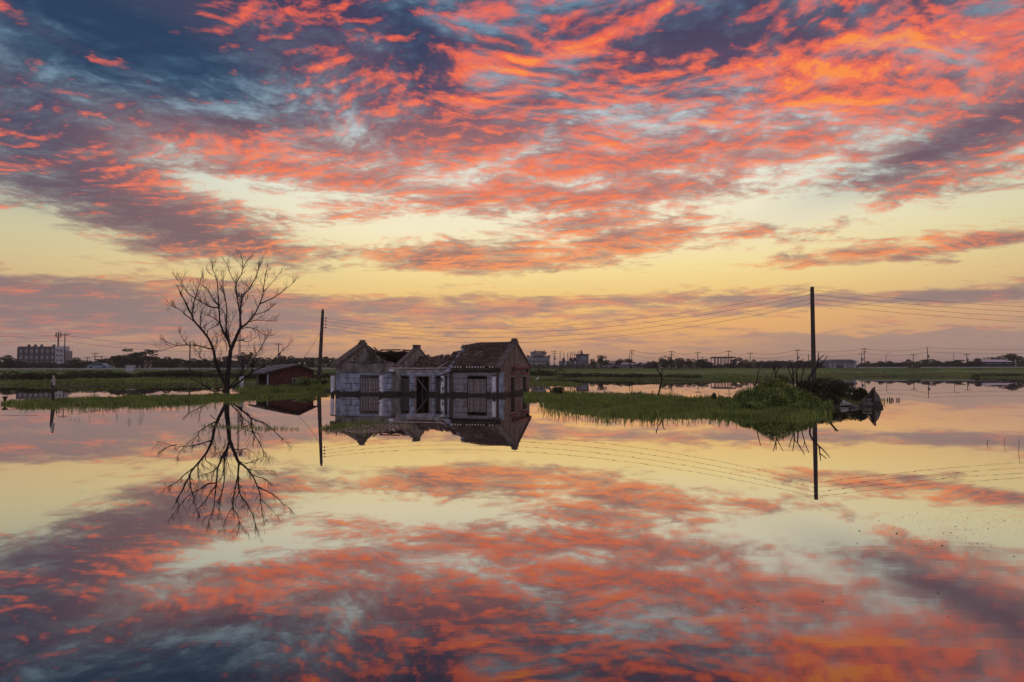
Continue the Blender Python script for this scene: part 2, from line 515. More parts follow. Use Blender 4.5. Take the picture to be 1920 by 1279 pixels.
M['joint'] = surf('joint', [(0.3, (0.06, 0.04, 0.034)), (0.7, (0.12, 0.085, 0.07))], 4, 0.95, 0.2)
M['zinc'] = surf('zinc', [(0.3, (0.09, 0.09, 0.10)), (0.5, (0.25, 0.30, 0.39)), (0.75, (0.38, 0.45, 0.56))], 1.2, 0.45, 0.2, metallic=0.35)
M['mud'] = surf('mud', [(0.3, (0.022, 0.020, 0.013)), (0.7, (0.05, 0.042, 0.028))], 2, 0.8, 0.6)
M['rock'] = surf('rock', [(0.3, (0.040, 0.036, 0.033)), (0.7, (0.14, 0.126, 0.116))], 3, 0.9, 0.6)
M['pale_slab'] = surf('pale_slab', [(0.3, (0.22, 0.215, 0.22)), (0.7, (0.48, 0.46, 0.47))], 3, 0.8, 0.4)
M['asphalt'] = surf('asphalt', [(0.3, (0.045, 0.045, 0.045)), (0.7, (0.07, 0.068, 0.066))], 2, 0.9, 0.3)
M['parapet'] = surf('parapet', [(0.3, (0.24, 0.23, 0.22)), (0.7, (0.40, 0.38, 0.36))], 0.6, 0.9, 0.2)
M['far_wall'] = surf('far_wall', [(0.3, (0.10, 0.10, 0.12)), (0.7, (0.17, 0.165, 0.19))], 0.3, 0.9, 0)
M['far_pale'] = surf('far_pale', [(0.3, (0.34, 0.34, 0.40)), (0.7, (0.48, 0.47, 0.54))], 0.3, 0.9, 0)
M['far_grey'] = surf('far_grey', [(0.3, (0.16, 0.155, 0.165)), (0.7, (0.26, 0.25, 0.265))], 0.3, 0.9, 0)
M['far_dark'] = surf('far_dark', [(0.3, (0.045, 0.045, 0.05)), (0.7, (0.08, 0.08, 0.09))], 0.3, 0.9, 0)
M['far_blue'] = surf('far_blue', [(0.3, (0.05, 0.055, 0.10)), (0.7, (0.09, 0.10, 0.16))], 0.3, 0.8, 0)
M['far_roof'] = surf('far_roof', [(0.3, (0.40, 0.37, 0.40)), (0.7, (0.52, 0.48, 0.50))], 0.3, 0.6, 0)
M['far_glass'] = surf('far_glass', [(0.3, (0.20, 0.21, 0.25)), (0.7, (0.30, 0.31, 0.36))], 0.5, 0.35, 0)
M['car_paint'] = surf('car_paint', [(0.3, (0.16, 0.24, 0.30)), (0.7, (0.18, 0.26, 0.33))], 0.5, 0.35, 0)
M['tyre'] = surf('tyre', [(0.3, (0.02, 0.02, 0.02)), (0.7, (0.03, 0.03, 0.03))], 3, 0.9, 0)
M['feather'] = surf('feather', [(0.3, (0.74, 0.74, 0.74)), (0.7, (0.82, 0.82, 0.82))], 20, 0.8, 0)
M['beak'] = surf('beak', [(0.3, (0.30, 0.20, 0.05)), (0.7, (0.35, 0.24, 0.06))], 20, 0.6, 0)
M['plastic'] = surf('plastic', [(0.3, (0.62, 0.62, 0.64)), (0.7, (0.78, 0.78, 0.8))], 8, 0.5, 0.2)

def leaf_mat(name, lo, mid, hi, sc=2.0, transl=0.25, straw=0.0):
    mt = bpy.data.materials.new(name)
    mt.use_nodes = True
    t = mt.node_tree
    g = G(t)
    b = t.nodes['Principled BSDF']
    geo = g.node('ShaderNodeNewGeometry')
    co = g.node('ShaderNodeTexCoord').outputs['Object']
    n = g.m('MULTIPLY_ADD', g.m('SUBTRACT', geo.outputs['Random Per Island'], 0.5), 0.45, g.noise(co, sc, 3, 0.55))
    col = g.ramp(n, [(0.25, tuple(lo) + (1,)), (0.5, tuple(mid) + (1,)), (0.78, tuple(hi) + (1,))])
    if straw:
        col = g.mix(g.smooth(geo.outputs['Random Per Island'], 1 - straw - .01, 1 - straw + .01), col, (0.30, 0.25, 0.12, 1))
    g.put(b.inputs['Base Color'], col)
    b.inputs['Roughness'].default_value = 0.7
    b.inputs['Specular IOR Level'].default_value = 0.2
    tr = g.node('ShaderNodeBsdfTranslucent')
    g.put(tr.inputs[0], col)
    mx = g.node('ShaderNodeMixShader')
    mx.inputs[0].default_value = transl
    t.links.new(b.outputs[0], mx.inputs[1])
    t.links.new(tr.outputs[0], mx.inputs[2])
    t.links.new(mx.outputs[0], t.nodes['Material Output'].inputs[0])
    return mt
M['grass'] = leaf_mat('grass', (0.075, 0.115, 0.024), (0.155, 0.235, 0.042), (0.29, 0.36, 0.085), 0.8, straw=0.07)
M['grass_far'] = leaf_mat('grass_far', (0.060, 0.092, 0.022), (0.125, 0.185, 0.040), (0.22, 0.27, 0.07), 0.12, straw=0.08)
M['mound_leaf'] = leaf_mat('mound_leaf', (0.024, 0.040, 0.012), (0.145, 0.225, 0.045), (0.32, 0.40, 0.11), 2.6, straw=0.06)
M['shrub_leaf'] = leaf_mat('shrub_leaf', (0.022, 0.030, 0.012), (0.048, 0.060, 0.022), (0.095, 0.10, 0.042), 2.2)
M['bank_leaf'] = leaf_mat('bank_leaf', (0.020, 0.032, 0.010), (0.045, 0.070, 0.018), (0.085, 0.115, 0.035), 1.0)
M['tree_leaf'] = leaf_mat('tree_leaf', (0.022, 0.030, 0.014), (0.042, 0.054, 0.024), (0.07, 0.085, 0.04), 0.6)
M['litter'] = leaf_mat('litter', (0.10, 0.07, 0.05), (0.34, 0.25, 0.20), (0.62, 0.50, 0.44), 9.0, 0.0)
M['fleck'] = surf('fleck', [(0.3, (0.02, 0.018, 0.014)), (0.7, (0.05, 0.045, 0.035))], 9, 0.8, 0)

# ------------------------------------------------------------------ ground, water, road
rng = np.random.default_rng(7)
random.seed(7)
SH = np.array([(-900, 56), (-400, 60), (0, 66), (150, 60), (300, 62), (420, 66), (520, 72), (640, 76), (800, 90), (950, 104), (1020, 108), (1100, 94),
               (1200, 88), (1300, 82), (1345, 80), (1450, 92), (1550, 112), (1650, 122), (1750, 116), (1850, 100), (1920, 94), (2300, 90), (2900, 90)], float)
def sdist(x, y):
    """metres inland from the far shore (negative on the water)"""
    yy = np.maximum(y, 5.0)
    px = 960 + 1280 * x / yy
    wob = 1.3 * np.sin(x * 0.31 + 1.0) + 0.8 * np.sin(x * 0.83 + 2.2) + 0.5 * np.sin(x * 1.9)
    s = y - np.interp(px, SH[:, 0], SH[:, 1]) + wob
    return np.maximum(np.maximum(s, np.abs(x) - 150), -9 - y)
def ss(t):
    t = np.clip(t, 0, 1)
    return t * t * (3 - 2 * t)
def land_z(x, y):
    s = sdist(x, y)
    px = 960 + 1280 * x / np.maximum(y, 5)
    rise = np.interp(px, [300, 900, 1400], [0.75, 0.62, 0.80])
    run = np.interp(px, [300, 900, 1400], [60, 60, 75])
    return np.where(s < 0, -0.9 * ss(-s / 5), 0.16 * ss(s / 1.5) + rise * ss(s / run)) + 0.05 * np.where(s > 1, np.sin(x * 0.4) * np.sin(y * 0.3), 0)
def lz(x, y):
    return float(land_z(np.array([x]), np.array([y]))[0])

xs = np.concatenate([-np.geomspace(4500, 165, 14), np.arange(-160, 161, 2.0), np.geomspace(165, 4500, 14)])
ys = np.concatenate([np.linspace(-400, -20, 6), np.arange(-14, 50, 8.0), np.arange(52, 136, 1.2), np.geomspace(138, 6000, 40)])
X, Y = np.meshgrid(xs, ys)
V = np.stack([X, Y, land_z(X, Y)], -1).reshape(-1, 3)
nx, ny = len(xs), len(ys)
idx = np.arange(nx * ny).reshape(ny, nx)
Fq = np.stack([idx[:-1, :-1], idx[:-1, 1:], idx[1:, 1:], idx[1:, :-1]], -1).reshape(-1, 4)
M['land'] = surf('land', [(0.3, (0.045, 0.070, 0.018)), (0.5, (0.085, 0.145, 0.030)), (0.7, (0.125, 0.185, 0.045))], 0.09, 0.95, 0.6, bscale=1.5,
                 extra=lambda g, co, c: g.mix(g.smooth(g.sep(co)[2], 0.02, 0.14), (0.035, 0.03, 0.02, 1), c))
ground = np_mesh('ground', V, Fq, M['land'], smooth=True)
tag(ground, kind='structure')

def water_mat():
    mt = bpy.data.materials.new('flood_water')
    mt.use_nodes = True
    t = mt.node_tree
    t.nodes.clear()
    g = G(t)
    co = g.node('ShaderNodeTexCoord').outputs['Object']
    xw, yw, zw = g.sep(co)
    # long flat ripples, stronger in patches and near the open right corner
    r1 = g.noise(g.v('MULTIPLY', co, (0.45, 1.5, 1)), 1.0, 3, 0.5, '2D')
    r2 = g.noise(g.v('MULTIPLY', co, (1.6, 6.5, 1)), 1.0, 3, 0.5, '2D')
    patch = g.smooth(g.noise(co, 0.16, 3, 0.5, '2D'), 0.50, 0.70, 0.02, 1.0)
    right = g.m('MULTIPLY', g.smooth(xw, 0.3, 2.8), g.smooth(yw, 9.0, 3.5))
    near = g.smooth(yw, 11.0, 3.0)
    amp = g.m('MULTIPLY_ADD', near, 0.22, g.m('MULTIPLY_ADD', right, 0.9, g.m('MULTIPLY', patch, 0.55)))
    h = g.m('MULTIPLY_ADD', g.m('MULTIPLY', r2, amp), 0.30, g.m('MULTIPLY', r1, 0.22))
    bp = g.node('ShaderNodeBump')
    bp.inputs['Strength'].default_value = 1.0
    bp.inputs['Distance'].default_value = 0.0009
    g.put(bp.inputs['Height'], h)
    lw = g.node('ShaderNodeLayerWeight')
    lw.inputs['Blend'].default_value = 0.5
    fac = g.lerp(lw.outputs['Facing'], 0.55, 0.93, 0.22, 0.97)
    gl = g.node('ShaderNodeBsdfGlossy')
    g.put(gl.inputs['Roughness'], g.m('MULTIPLY_ADD', right, 0.03, g.m('MULTIPLY_ADD', near, 0.008, 0.006)))
    gl.inputs['Color'].default_value = (0.98, 0.95, 0.92, 1)
    t.links.new(bp.outputs[0], gl.inputs['Normal'])
    df = g.node('ShaderNodeBsdfDiffuse')
    df.inputs[0].default_value = (0.030, 0.030, 0.026, 1)
    mx = g.node('ShaderNodeMixShader')
    g.put(mx.inputs[0], fac)
    t.links.new(df.outputs[0], mx.inputs[1])
    t.links.new(gl.outputs[0], mx.inputs[2])
    out = g.node('ShaderNodeOutputMaterial')
    t.links.new(mx.outputs[0], out.inputs[0])
    return mt
M['water'] = water_mat()
tag(MB().add([(-400, -120, 0), (400, -120, 0), (400, 240, 0), (-400, 240, 0)], [(0, 1, 2, 3)]).build('water', M['water']), kind='structure')

# raised road along the horizon, with its concrete edge
ROAD = [(-400, 150), (-150, 132), (-80, 122), (-30, 124), (10, 150), (60, 168), (130, 166), (220, 170), (420, 200)]
def road_y(x):
    return float(np.interp(x, [p[0] for p in ROAD], [p[1] for p in ROAD]))
ROAD_Z = 1.42
rx = np.arange(-400, 421, 8.0)
prof = [(-4.5, 0.2), (-1.5, ROAD_Z - 0.03), (-1.49, ROAD_Z), (5.5, ROAD_Z), (5.51, ROAD_Z - 0.03), (8.5, 0.2)]
V, Fq = [], []
for x in rx:
    for dy, z in prof:
        V.append((x, road_y(x) + dy, z))
for i in range(len(rx) - 1):
    for k in range(len(prof) - 1):
        a = i * len(prof) + k
        Fq.append((a, a + len(prof), a + len(prof) + 1, a + 1))
emb = np_mesh('road', np.array(V), np.array(Fq)[:, ::-1], M['land'])
tag(emb, kind='structure')
mb = MB()
for i in range(len(rx) - 1):
    a, b = rx[i], rx[i + 1]
    mb.add([(a, road_y(a) - 1.2, ROAD_Z + 0.004), (b, road_y(b) - 1.2, ROAD_Z + 0.004), (b, road_y(b) + 5.2, ROAD_Z + 0.004), (a, road_y(a) + 5.2, ROAD_Z + 0.004)], [(0, 1, 2, 3)])
mb.build('asphalt', M['asphalt'], emb)
mb = MB()
for x0, x1 in ((-260, -24), (84, 96), (99, 150)):
    n = int((x1 - x0) / 4)
    for i in range(n):
        a, b = x0 + (x1 - x0) * i / n, x0 + (x1 - x0) * (i + 1) / n - 0.05
        mb.bar((a, road_y(a) - 1.35, ROAD_Z + 0.12), (b, road_y(b) - 1.35, ROAD_Z + 0.12), 0.2, 0.34)
mb.build('parapet', M['parapet'], emb)

# ------------------------------------------------------------------ the flooded house
TH = radians(16)
HX, HY = (941 - 960) / 1280 * 39.3, 39.3
W, D = 10.75, 6.3
house = thing('ruined_house', 'flooded three-bay farmhouse with half its tiled roof collapsed', 'house', (HX, HY, 0), -TH)
def fx(px, y=0.0):
    """local x on the house front (depth y) seen at photo column px"""
    t = (px - 960) / 1280
    X0, Y0 = HX + y * sin(TH), HY + y * cos(TH)
    return (t * Y0 - X0) / (cos(TH) + t * sin(TH))
ZB = -0.9                                      # foot of the walls, under water
APEX, EAVE = 3.12, 1.72
ym = D / 2
# --- gable and cross walls
def gable(name, x0, x1, mat, apex, top_front, top_rear, y0=0.0, y1=D, rag=0.0):
    pts = [(x0, y0, ZB), (x0, y1, ZB), (x0, y1, top_rear)]
    n = 7
    for i in range(1, n):
        t = i / n
        pts.append((x0, y1 + (ym - y1) * t, top_rear + (apex - top_rear) * t + random.uniform(-rag, rag)))
    pts.append((x0, ym, apex))
    for i in range(1, n):
        t = i / n
        pts.append((x0, ym + (y0 - ym) * t, apex + (top_front - apex) * t + random.uniform(-rag, rag)))
    pts.append((x0, y0, top_front))
    return MB().prism(pts, None, None, (x1 - x0, 0, 0)).build(name, mat, house)
gl_ = gable('gable_wall', -W + 0.0, -W + 0.28, M['inner_plaster'], APEX - 0.10, EAVE, EAVE)
tag(gl_, 'left gable wall bared by the missing roof, plaster stained, dark blocks for shaded purlin holes below its coping')
xc1, xc2 = fx(741), fx(842)
g2 = gable('cross_wall', xc1 - 0.12, xc1 + 0.14, M['inner_plaster'], APEX - 0.20, EAVE - 0.05, EAVE - 0.1, 0.05, D - 0.05, 0.03)
g3 = gable('cross_wall', xc2 - 0.12, xc2 + 0.10, M['blue_plaster'], APEX - 0.22, EAVE - 0.25, EAVE - 0.1, 0.05, D - 0.05, 0.04)
# right gable wall with two real window openings
def plate(mb, axis, c0, c1, u0, u1, z0, z1, holes):
    """wall slab with rectangular holes; axis 'x': slab spans u along x, thickness c0..c1 in y; 'y': the other way"""
    us = sorted({u0, u1, *[h[0] for h in holes], *[h[1] for h in holes]})
    zs = sorted({z0, z1, *[h[2] for h in holes], *[h[3] for h in holes]})
    for i in range(len(us) - 1):
        run = None
        for j in range(len(zs) - 1):
            uc, zc = (us[i] + us[i + 1]) / 2, (zs[j] + zs[j + 1]) / 2
            solid = not any(h[0] < uc < h[1] and h[2] < zc < h[3] for h in holes)
            if solid:
                run = [zs[j], zs[j + 1]] if run is None else [run[0], zs[j + 1]]
            if (not solid or j == len(zs) - 2) and run is not None:
                if axis == 'x':
                    mb.box(us[i], us[i + 1], c0, c1, run[0], run[1])
                else:
                    mb.box(c0, c1, us[i], us[i + 1], run[0], run[1])
                run = None
def gy(px):
    """local depth on the right gable wall seen at photo column px"""
    t = (px - 960) / 1280
    return (t * HY - HX) / (sin(TH) - t * cos(TH))
gw = [(gy(957.5), gy(965.5), 0.12, 1.06), (gy(979.5), gy(987.5), 0.10, 1.04)]
mb = MB()
plate(mb, 'y', -0.26, 0.0, 0.0, D, ZB, 1.62, gw)
mb.prism([(-0.26, 0, 1.62), (-0.26, D, 1.62), (-0.26, D, EAVE), (-0.26, ym, APEX), (-0.26, 0, EAVE)], None, None, (0.26, 0, 0))
rg = mb.build('gable_wall', M['stucco'], house)
tag(rg, 'brown stucco gable end with two narrow windows under red lintels')
# copings, ridge caps
def coping(x0, x1, z_apex, z_eave, ya, yb, th, name='coping'):
    for (y0, y1) in ((ya, ym), (yb, ym)):
        mb = MB()
        mb.prism([(x0, y0, z_eave), (x0, y1, z_apex), (x0, y1, z_apex + th), (x0, y0, z_eave + th)], None, None, (x1 - x0, 0, 0))
        mb.build(name, M['coping'], house)
coping(-W - 0.12, -W + 0.36, APEX - 0.12, EAVE - 0.10, -0.42, D + 0.42, 0.26)
coping(-0.34, 0.06, APEX - 0.05, EAVE - 0.14, -0.30, D + 0.30, 0.15)
coping(xc1 - 0.15, xc1 + 0.17, APEX - 0.24, EAVE - 0.10, 0.05, D - 0.7, 0.13)
def finial(x, z, s=1.0):
    mb = MB()
    mb.tube([(x, ym, z - 0.05), (x, ym, z + 0.10 * s), (x, ym, z + 0.15 * s)], [0.20 * s, 0.22 * s, 0.13 * s], 8)
    mb.box(x - 0.2 * s, x + 0.2 * s, ym - 0.26, ym + 0.26, z - 0.16, z - 0.02)
    mb.build('ridge_cap', M['coping'], house)
finial(-W + 0.14, APEX + 0.20)
finial(-0.14, APEX + 0.17)
mb = MB()
mb.box(xc1 - 0.14, xc1 + 0.16, ym - 0.34, ym + 0.3, APEX - 0.18, APEX - 0.02)
mb.build('ridge_cap', M['coping'], house)
# dark blocks stand in for shaded purlin holes on the left gable's front slope
for i in range(6):
    t = 0.14 + i * 0.145
    y, z = ym + (0.1 - ym) * t, APEX - 0.14 + (EAVE - APEX) * t - 0.16
    MB().box(-W + 0.283, -W + 0.30, y - 0.10, y + 0.10, z - 0.07, z + 0.05).build('purlin_shade_block', M['old_wood'], house)
# --- rear wall
MB().box(-W + 0.28, -0.26, D - 0.25, D - 0.01, ZB, EAVE).build('rear_wall', M['pier'], house)
# --- front: three bays
ZT = 1.34                                      # head of the front walls
def facade(px0, px1, y, mat, holes_px, courses=3, back=None):
    """recessed backing wall with the scored plaster blocks standing proud of it"""
    x0, x1 = fx(px0, y), fx(px1, y)
    holes = [(fx(a, y), fx(b, y), z0, z1) for a, b, z0, z1 in holes_px]
    mb = MB()
    plate(mb, 'x', y + 0.02, y + 0.22, x0, x1, ZB, ZT, holes)
    mb.build('front_wall', back or M['pier'], house)
    # blocks: for every stretch free of holes
    edges = sorted([x0, x1] + [e for h in holes for e in h[:2]])
    zs = [-0.35 + i * (ZT - 0.0 + 0.35) / 5 for i in range(6)]
    for i in range(len(edges) - 1):
        a, b = edges[i], edges[i + 1]
        inside = [h for h in holes if h[0] <= (a + b) / 2 <= h[1]]
        if inside:
            h = inside[0]
            if h[3] < ZT - 0.05:
                MB().box(a, b, y - 0.004, y + 0.018, h[3] + 0.012, ZT).build('lintel', mat, house)
            if h[2] > 0.02:
                MB().box(a - 0.03, b + 0.03, y - 0.05, y + 0.018, h[2] - 0.09, h[2] - 0.004).build('window_sill', M['pier'], house)
            continue
        for j in range(5):
            MB().box(a + 0.008, b - 0.008, y - 0.012 + random.uniform(-0.006, 0.006), y + 0.018, zs[j] + 0.017, zs[j + 1] - 0.017).build('wall_block', mat, house)
def barred_window(px0, px1, z0, z1, y, nb, frame_m, bar_m, mid=True, transom=0.22, pane=None):
    x0, x1 = fx(px0, y), fx(px1, y)
    mb = MB()
    t = 0.055
    mb.box(x0, x1, y + 0.03, y + 0.12, z1 - t, z1)
    mb.box(x0, x1, y + 0.03, y + 0.12, z0, z0 + t)
    mb.box(x0, x0 + t, y + 0.032, y + 0.118, z0 + t, z1 - t)
    mb.box(x1 - t, x1, y + 0.032, y + 0.118, z0 + t, z1 - t)
    w = mb.build('window', frame_m, house)
    zt = z1 - transom
    MB().box(x0 + t, x1 - t, y + 0.035, y + 0.11, zt - 0.025, zt + 0.025).build('transom', frame_m, w)
    if mid:
        xm = (x0 + x1) / 2
        MB().box(xm - 0.028, xm + 0.028, y + 0.026, y + 0.112, z0 + t, zt - 0.025).build('mullion', bar_m, w)
    for k in range(nb):
        x = x0 + t + (x1 - x0 - 2 * t) * (k + 0.5) / nb
        MB().bar((x, y + 0.01, z0 + 0.02), (x + random.uniform(-0.012, 0.012), y + 0.01, zt + random.uniform(-0.02, 0.04)), 0.032).build('bar', bar_m, w)
    for zz in (z0 + (zt - z0) * 0.36, z0 + (zt - z0) * 0.72):
        MB().bar((x0 + t, y - 0.004, zz), (x1 - t, y - 0.004, zz), 0.016).build('bar', bar_m, w)
    xm = (x0 + x1) / 2
    for (a, b) in ((x0 + t, xm - 0.03), (xm + 0.03, x1 - t)):
        if pane is None and random.random() < 0.3:
            continue
        MB().box(a, b, y + 0.075, y + 0.082, z0 + t, zt - 0.03).build('pane', pane or (M['dusty_glass'] if random.random() < .5 else M['dark_glass']), w)
    return w
# left bay
facade(636, 735, 0.0, M['blue_plaster'], [(675, 712, 0.12, 1.18)])
barred_window(675, 712, 0.12, 1.18, 0.0, 11, M['iron'], M['pale_iron'])
# middle bay, set back
YB = 0.45
facade(742, 843, YB, M['blue_plaster'], [(746, 768, 0.14, 1.16), (778, 807, -0.8, 1.12), (816, 841, 0.14, 1.16)])
barred_window(746, 768, 0.14, 1.16, YB, 8, M['iron'], M['iron'], mid=False)
barred_window(816, 841, 0.14, 1.16, YB, 8, M['iron'], M['iron'])
# right bay
facade(849, 941, 0.0, M['grey_plaster'], [(876, 913, 0.10, 1.16)])
barred_window(876, 913, 0.10, 1.16, 0.0, 13, M['pier'], M['pale_iron'])
# piers between the bays and at the corners
for px0, px1, mat, y0 in ((735, 742, M['concrete'], -0.06), (843, 849, M['pier'], -0.06), (632, 645, M['blue_plaster'], -0.05), (936, 943, M['blue_plaster'], -0.05), (931, 935.6, M['pier'], -0.03)):
    MB().box(fx(px0), fx(px1), y0, 0.3 if y0 > -0.055 else YB + 0.25, ZB, ZT + 0.02).build('pier', mat, house)
# dark wet foot of the walls
for px0, px1, y in ((636, 735, -0.07), (742, 777, YB - 0.07), (808, 843, YB - 0.07), (849, 941, -0.07)):
    MB().box(fx(px0), fx(px1), y, y + 0.064, ZB, 0.085).build('plinth', M['mud'], house)
# doorway with its leaning boards
x0, x1 = fx(778, YB), fx(807, YB)
dmb = MB()
dmb.box(x0 - 0.02, x0 + 0.07, YB - 0.03, YB + 0.16, -0.8, 1.17)
dmb.box(x1 - 0.07, x1 + 0.02, YB - 0.03, YB + 0.16, -0.8, 1.17)
dmb.box(x0 - 0.02, x1 + 0.02, YB - 0.032, YB + 0.162, 1.10, 1.18)
door = dmb.build('door_frame', M['door_wood'], house)
MB().bar((x0 + 0.10, YB + 0.05, 1.02), (x1 - 0.09, YB + 0.05, 0.06), 0.055, 0.03).build('brace', M['door_wood'], door)
MB().bar((x0 + 0.07, YB + 0.07, 0.03), (x1 - 0.07, YB + 0.07, 0.04), 0.05, 0.04).build('rail', M['door_wood'], door)
MB().bar((fx(790, YB), YB + 0.17, -0.4), (fx(790.5, YB), YB + 0.17, 1.1), 0.05).build('leaf_stile', M['old_wood'], door)
MB().box(xc1 + 0.16, xc2 - 0.14, YB + 0.26, 1.15, 1.22, 1.29).build('added_shade_boards', M['old_wood'], house)  # unseen boards added to keep daylight out of the doorway
MB().box(xc1 + 0.16, xc2 - 0.14, 2.6, 2.7, ZB, 1.9).build('added_dark_partition', M['old_wood'], house)  # dark partition added behind the doorway to deepen its shade
# --- beams over the left and middle bays
lb = MB()
lb.box(fx(640), fx(735), -0.10, 0.20, ZT + 0.003, 1.56)
lb.build('ring_beam', M['concrete'], house)
mb = MB()
segs = [(642, 668, 1.90), (668, 690, 1.93), (690, 704, 1.84), (704, 722, 1.88), (722, 737, 1.92)]
for a, b, zt in segs:
    mb.prism([(fx(a), -0.04, 1.563), (fx(b), -0.04, 1.563), (fx(b), -0.04, zt + random.uniform(-0.03, 0.03)), (fx(a), -0.04, zt)], None, None, (0, 0.2, 0))
mb.build('parapet', M['concrete'], house)
MB().tube([(fx(733), -0.18, 1.60), (fx(790), -0.16, 1.585), (fx(845), -0.18, 1.60)], 0.035, 6).build('eave_pole', M['pale_iron'], house)
MB().box(fx(742), fx(843), YB + 0.02, YB + 0.24, ZT + 0.003, 1.50).build('ring_beam', M['inner_plaster'], house)
MB().box(fx(849), fx(938), -0.02, 0.22, ZT + 0.003, 1.60).build('ring_beam', M['pier'], house)
MB().box(fx(733), fx(741), -0.24, -0.1, 1.40, 1.55).build('beam_end', M['white_post'], house)
# --- porch posts with the stumps of their beams
for px, mat, z1, w in ((624, M['white_post'], 1.16, 0.17), (715, M['white_post'], 1.18, 0.17), (830, M['flaked_post'], 1.16, 0.16), (926, M['white_post'], 1.12, 0.17)):
    yp = -1.25
    x = fx(px, yp)
    mb = MB()
    zz = [ZB, 0.0, 0.5, z1 - 0.1, z1]
    for k in range(len(zz) - 1):
        a = w * (1 - 0.04 * (k % 2))
        mb.box(x - a / 2, x + a / 2, yp - a / 2, yp + a / 2, zz[k], zz[k + 1] - (0.0 if k == 3 else 0.002))
    c = mb.build('column', mat, house)
    if px in (715, 830):
        MB().box(x - w / 2 - 0.004, x + w / 2 - 0.05, yp - w / 2 - 0.006, yp - w / 2 - 0.002, 0.02, 0.72).build('bare_render', M['flaked_post'], c)
    MB().bar((x, yp - 0.12, z1 + 0.035), (x, yp + 0.62, z1 + 0.13), 0.13, 0.07).build('bracket', M['pier'] if px > 800 else M['concrete'], c)
    MB().bar((x, yp + 0.62, z1 + 0.13), (x, -0.02, z1 + 0.21), 0.09, 0.06).build('tie', M['pier'] if px > 800 else M['concrete'], c)
# --- right gable details: windows, lintels, canopy rail
for (a, b, z0, z1) in gw:
    mb = MB()
    mb.box(-0.20, -0.10, a, a + 0.07, z0, z1)
    mb.box(-0.20, -0.10, b - 0.07, b, z0, z1)
    mb.box(-0.198, -0.102, a + 0.07, b - 0.07, z1 - 0.06, z1)
    mb.box(-0.198, -0.102, a + 0.07, b - 0.07, z0, z0 + 0.06)
    w = mb.build('window', M['old_wood'], house)
    MB().box(-0.16, -0.13, a + 0.07, (a + b) / 2, z0 + 0.06, z1 - 0.06).build('shutter', M['blue_shutter'], w)
    MB().box(-0.155, -0.15, (a + b) / 2, b - 0.07, z0 + 0.06, z1 - 0.06).build('pane', M['dark_glass'], w)
    for k in range(5):
        yy = a - 0.12 + (b - a + 0.24) * (k + 0.5) / 5
        hw = (b - a + 0.24) / 10 - 0.008
        MB().box(0.0, 0.07, yy - hw, yy + hw, z1 + 0.13, z1 + 0.24 + (0.03 if k in (1, 2, 3) else 0)).build('lintel_brick', M['red_brick'], house)
    MB().box(-0.002, 0.04, a - 0.05, b + 0.05, z1 + 0.0, z1 + 0.07).build('window_head', M['inner_plaster'], house)
    MB().box(-0.002, 0.06, a - 0.05, b + 0.05, z0 - 0.08, z0 - 0.002).build('window_sill', M['inner_plaster'], house)
ya, yb = gy(959), gy(988.5)
MB().box(0.0, 0.22, ya, yb, 1.56, 1.66).build('canopy_rail', M['red_brick'], house)
for yy in (ya + 0.05, yb - 0.25):
    MB().prism([(0.0, yy, 1.22), (0.20, yy, 1.54), (0.0, yy, 1.54)], None, None, (0, 0.20, 0)).build('canopy_bracket', M['coping'], house)
# --- roof of the right bay
EY, EZ = -0.38, 1.60                            # eave
RZ = APEX - 0.02
slope_len = math.hypot(ym - EY, RZ - EZ)
sy, sz = (ym - EY) / slope_len, (RZ - EZ) / slope_len
def edge_x(t):
    """left, broken edge of the tiling at slope position t (0 eave, 1 ridge)"""
    return fx(846) + (fx(866, 1.6) - fx(846)) * t * 0.55 + 0.10 * math.sin(t * 23) + 0.07 * math.sin(t * 51 + 1)
cw = 0.176
ncol = 24
nrow = 16
tv, tf = [], []
def tile_at(x, s, ln, w, lift, tilt=0.0, jit=0.0):
    b = len(tv)
    for (ds, dz) in ((0, 0.052), (ln, 0.004)):
        for k in range(5):
            a = pi * k / 4
            xx = x - w / 2 * cos(a)
            zz = 0.066 * sin(a) + lift + dz
            S = s + ds
            y, z = EY + sy * S - sz * zz, EZ + sz * S + sy * zz
            tv.append((xx + tilt * ds, y, z + jit))
    for k in range(4):
        tf.append((b + k, b + k + 1, b + 5 + k + 1, b + 5 + k))
def sag(x, s):
    # the ridge has dropped towards the broken end
    t = s / slope_len
    return -0.30 * max(0, (fx(893, 2.4) - x) / 1.6) ** 1.2 * max(0, t - 0.45) / 0.55
rl = slope_len / nrow
for c in range(ncol):
    x = -0.34 - cw * (c + 0.5)
    for r in range(nrow):
        s = r * rl
        if x < edge_x(r / nrow) + random.uniform(-0.05, 0.05):
            continue
        tile_at(x, s, rl + 0.05, cw * 1.02, 0.04 + random.uniform(0, 0.008), random.uniform(-0.04, 0.04), sag(x, s))
roof = np_mesh('roof_tiles', np.array(tv), np.array(tf), M['tile'], house, smooth=False)
roof['kind'] = 'stuff'
mod = roof.modifiers.new('thickness', 'SOLIDIFY')
mod.thickness = 0.014
# boards under the tiles, both slopes
xl = edge_x(0.5) + 0.05
mb = MB()
def slab(mb, xa, xb, y0, z0, y1, z1, th=0.05, zdrop=0.0):
    mb.prism([(xa, y0, z0), (xa, y1, z1 + zdrop), (xa, y1, z1 - th + zdrop), (xa, y0, z0 - th)], None, None, (xb - xa, 0, 0))
slab(mb, fx(868, 1.6), -0.30, EY + 0.03, EZ, ym, RZ - 0.02)
slab(mb, fx(855, 0.5), fx(868, 1.6), EY + 0.03, EZ, ym - 0.1, RZ - 0.06, zdrop=-0.26)
mb.build('roof_boards', M['old_wood'], house)
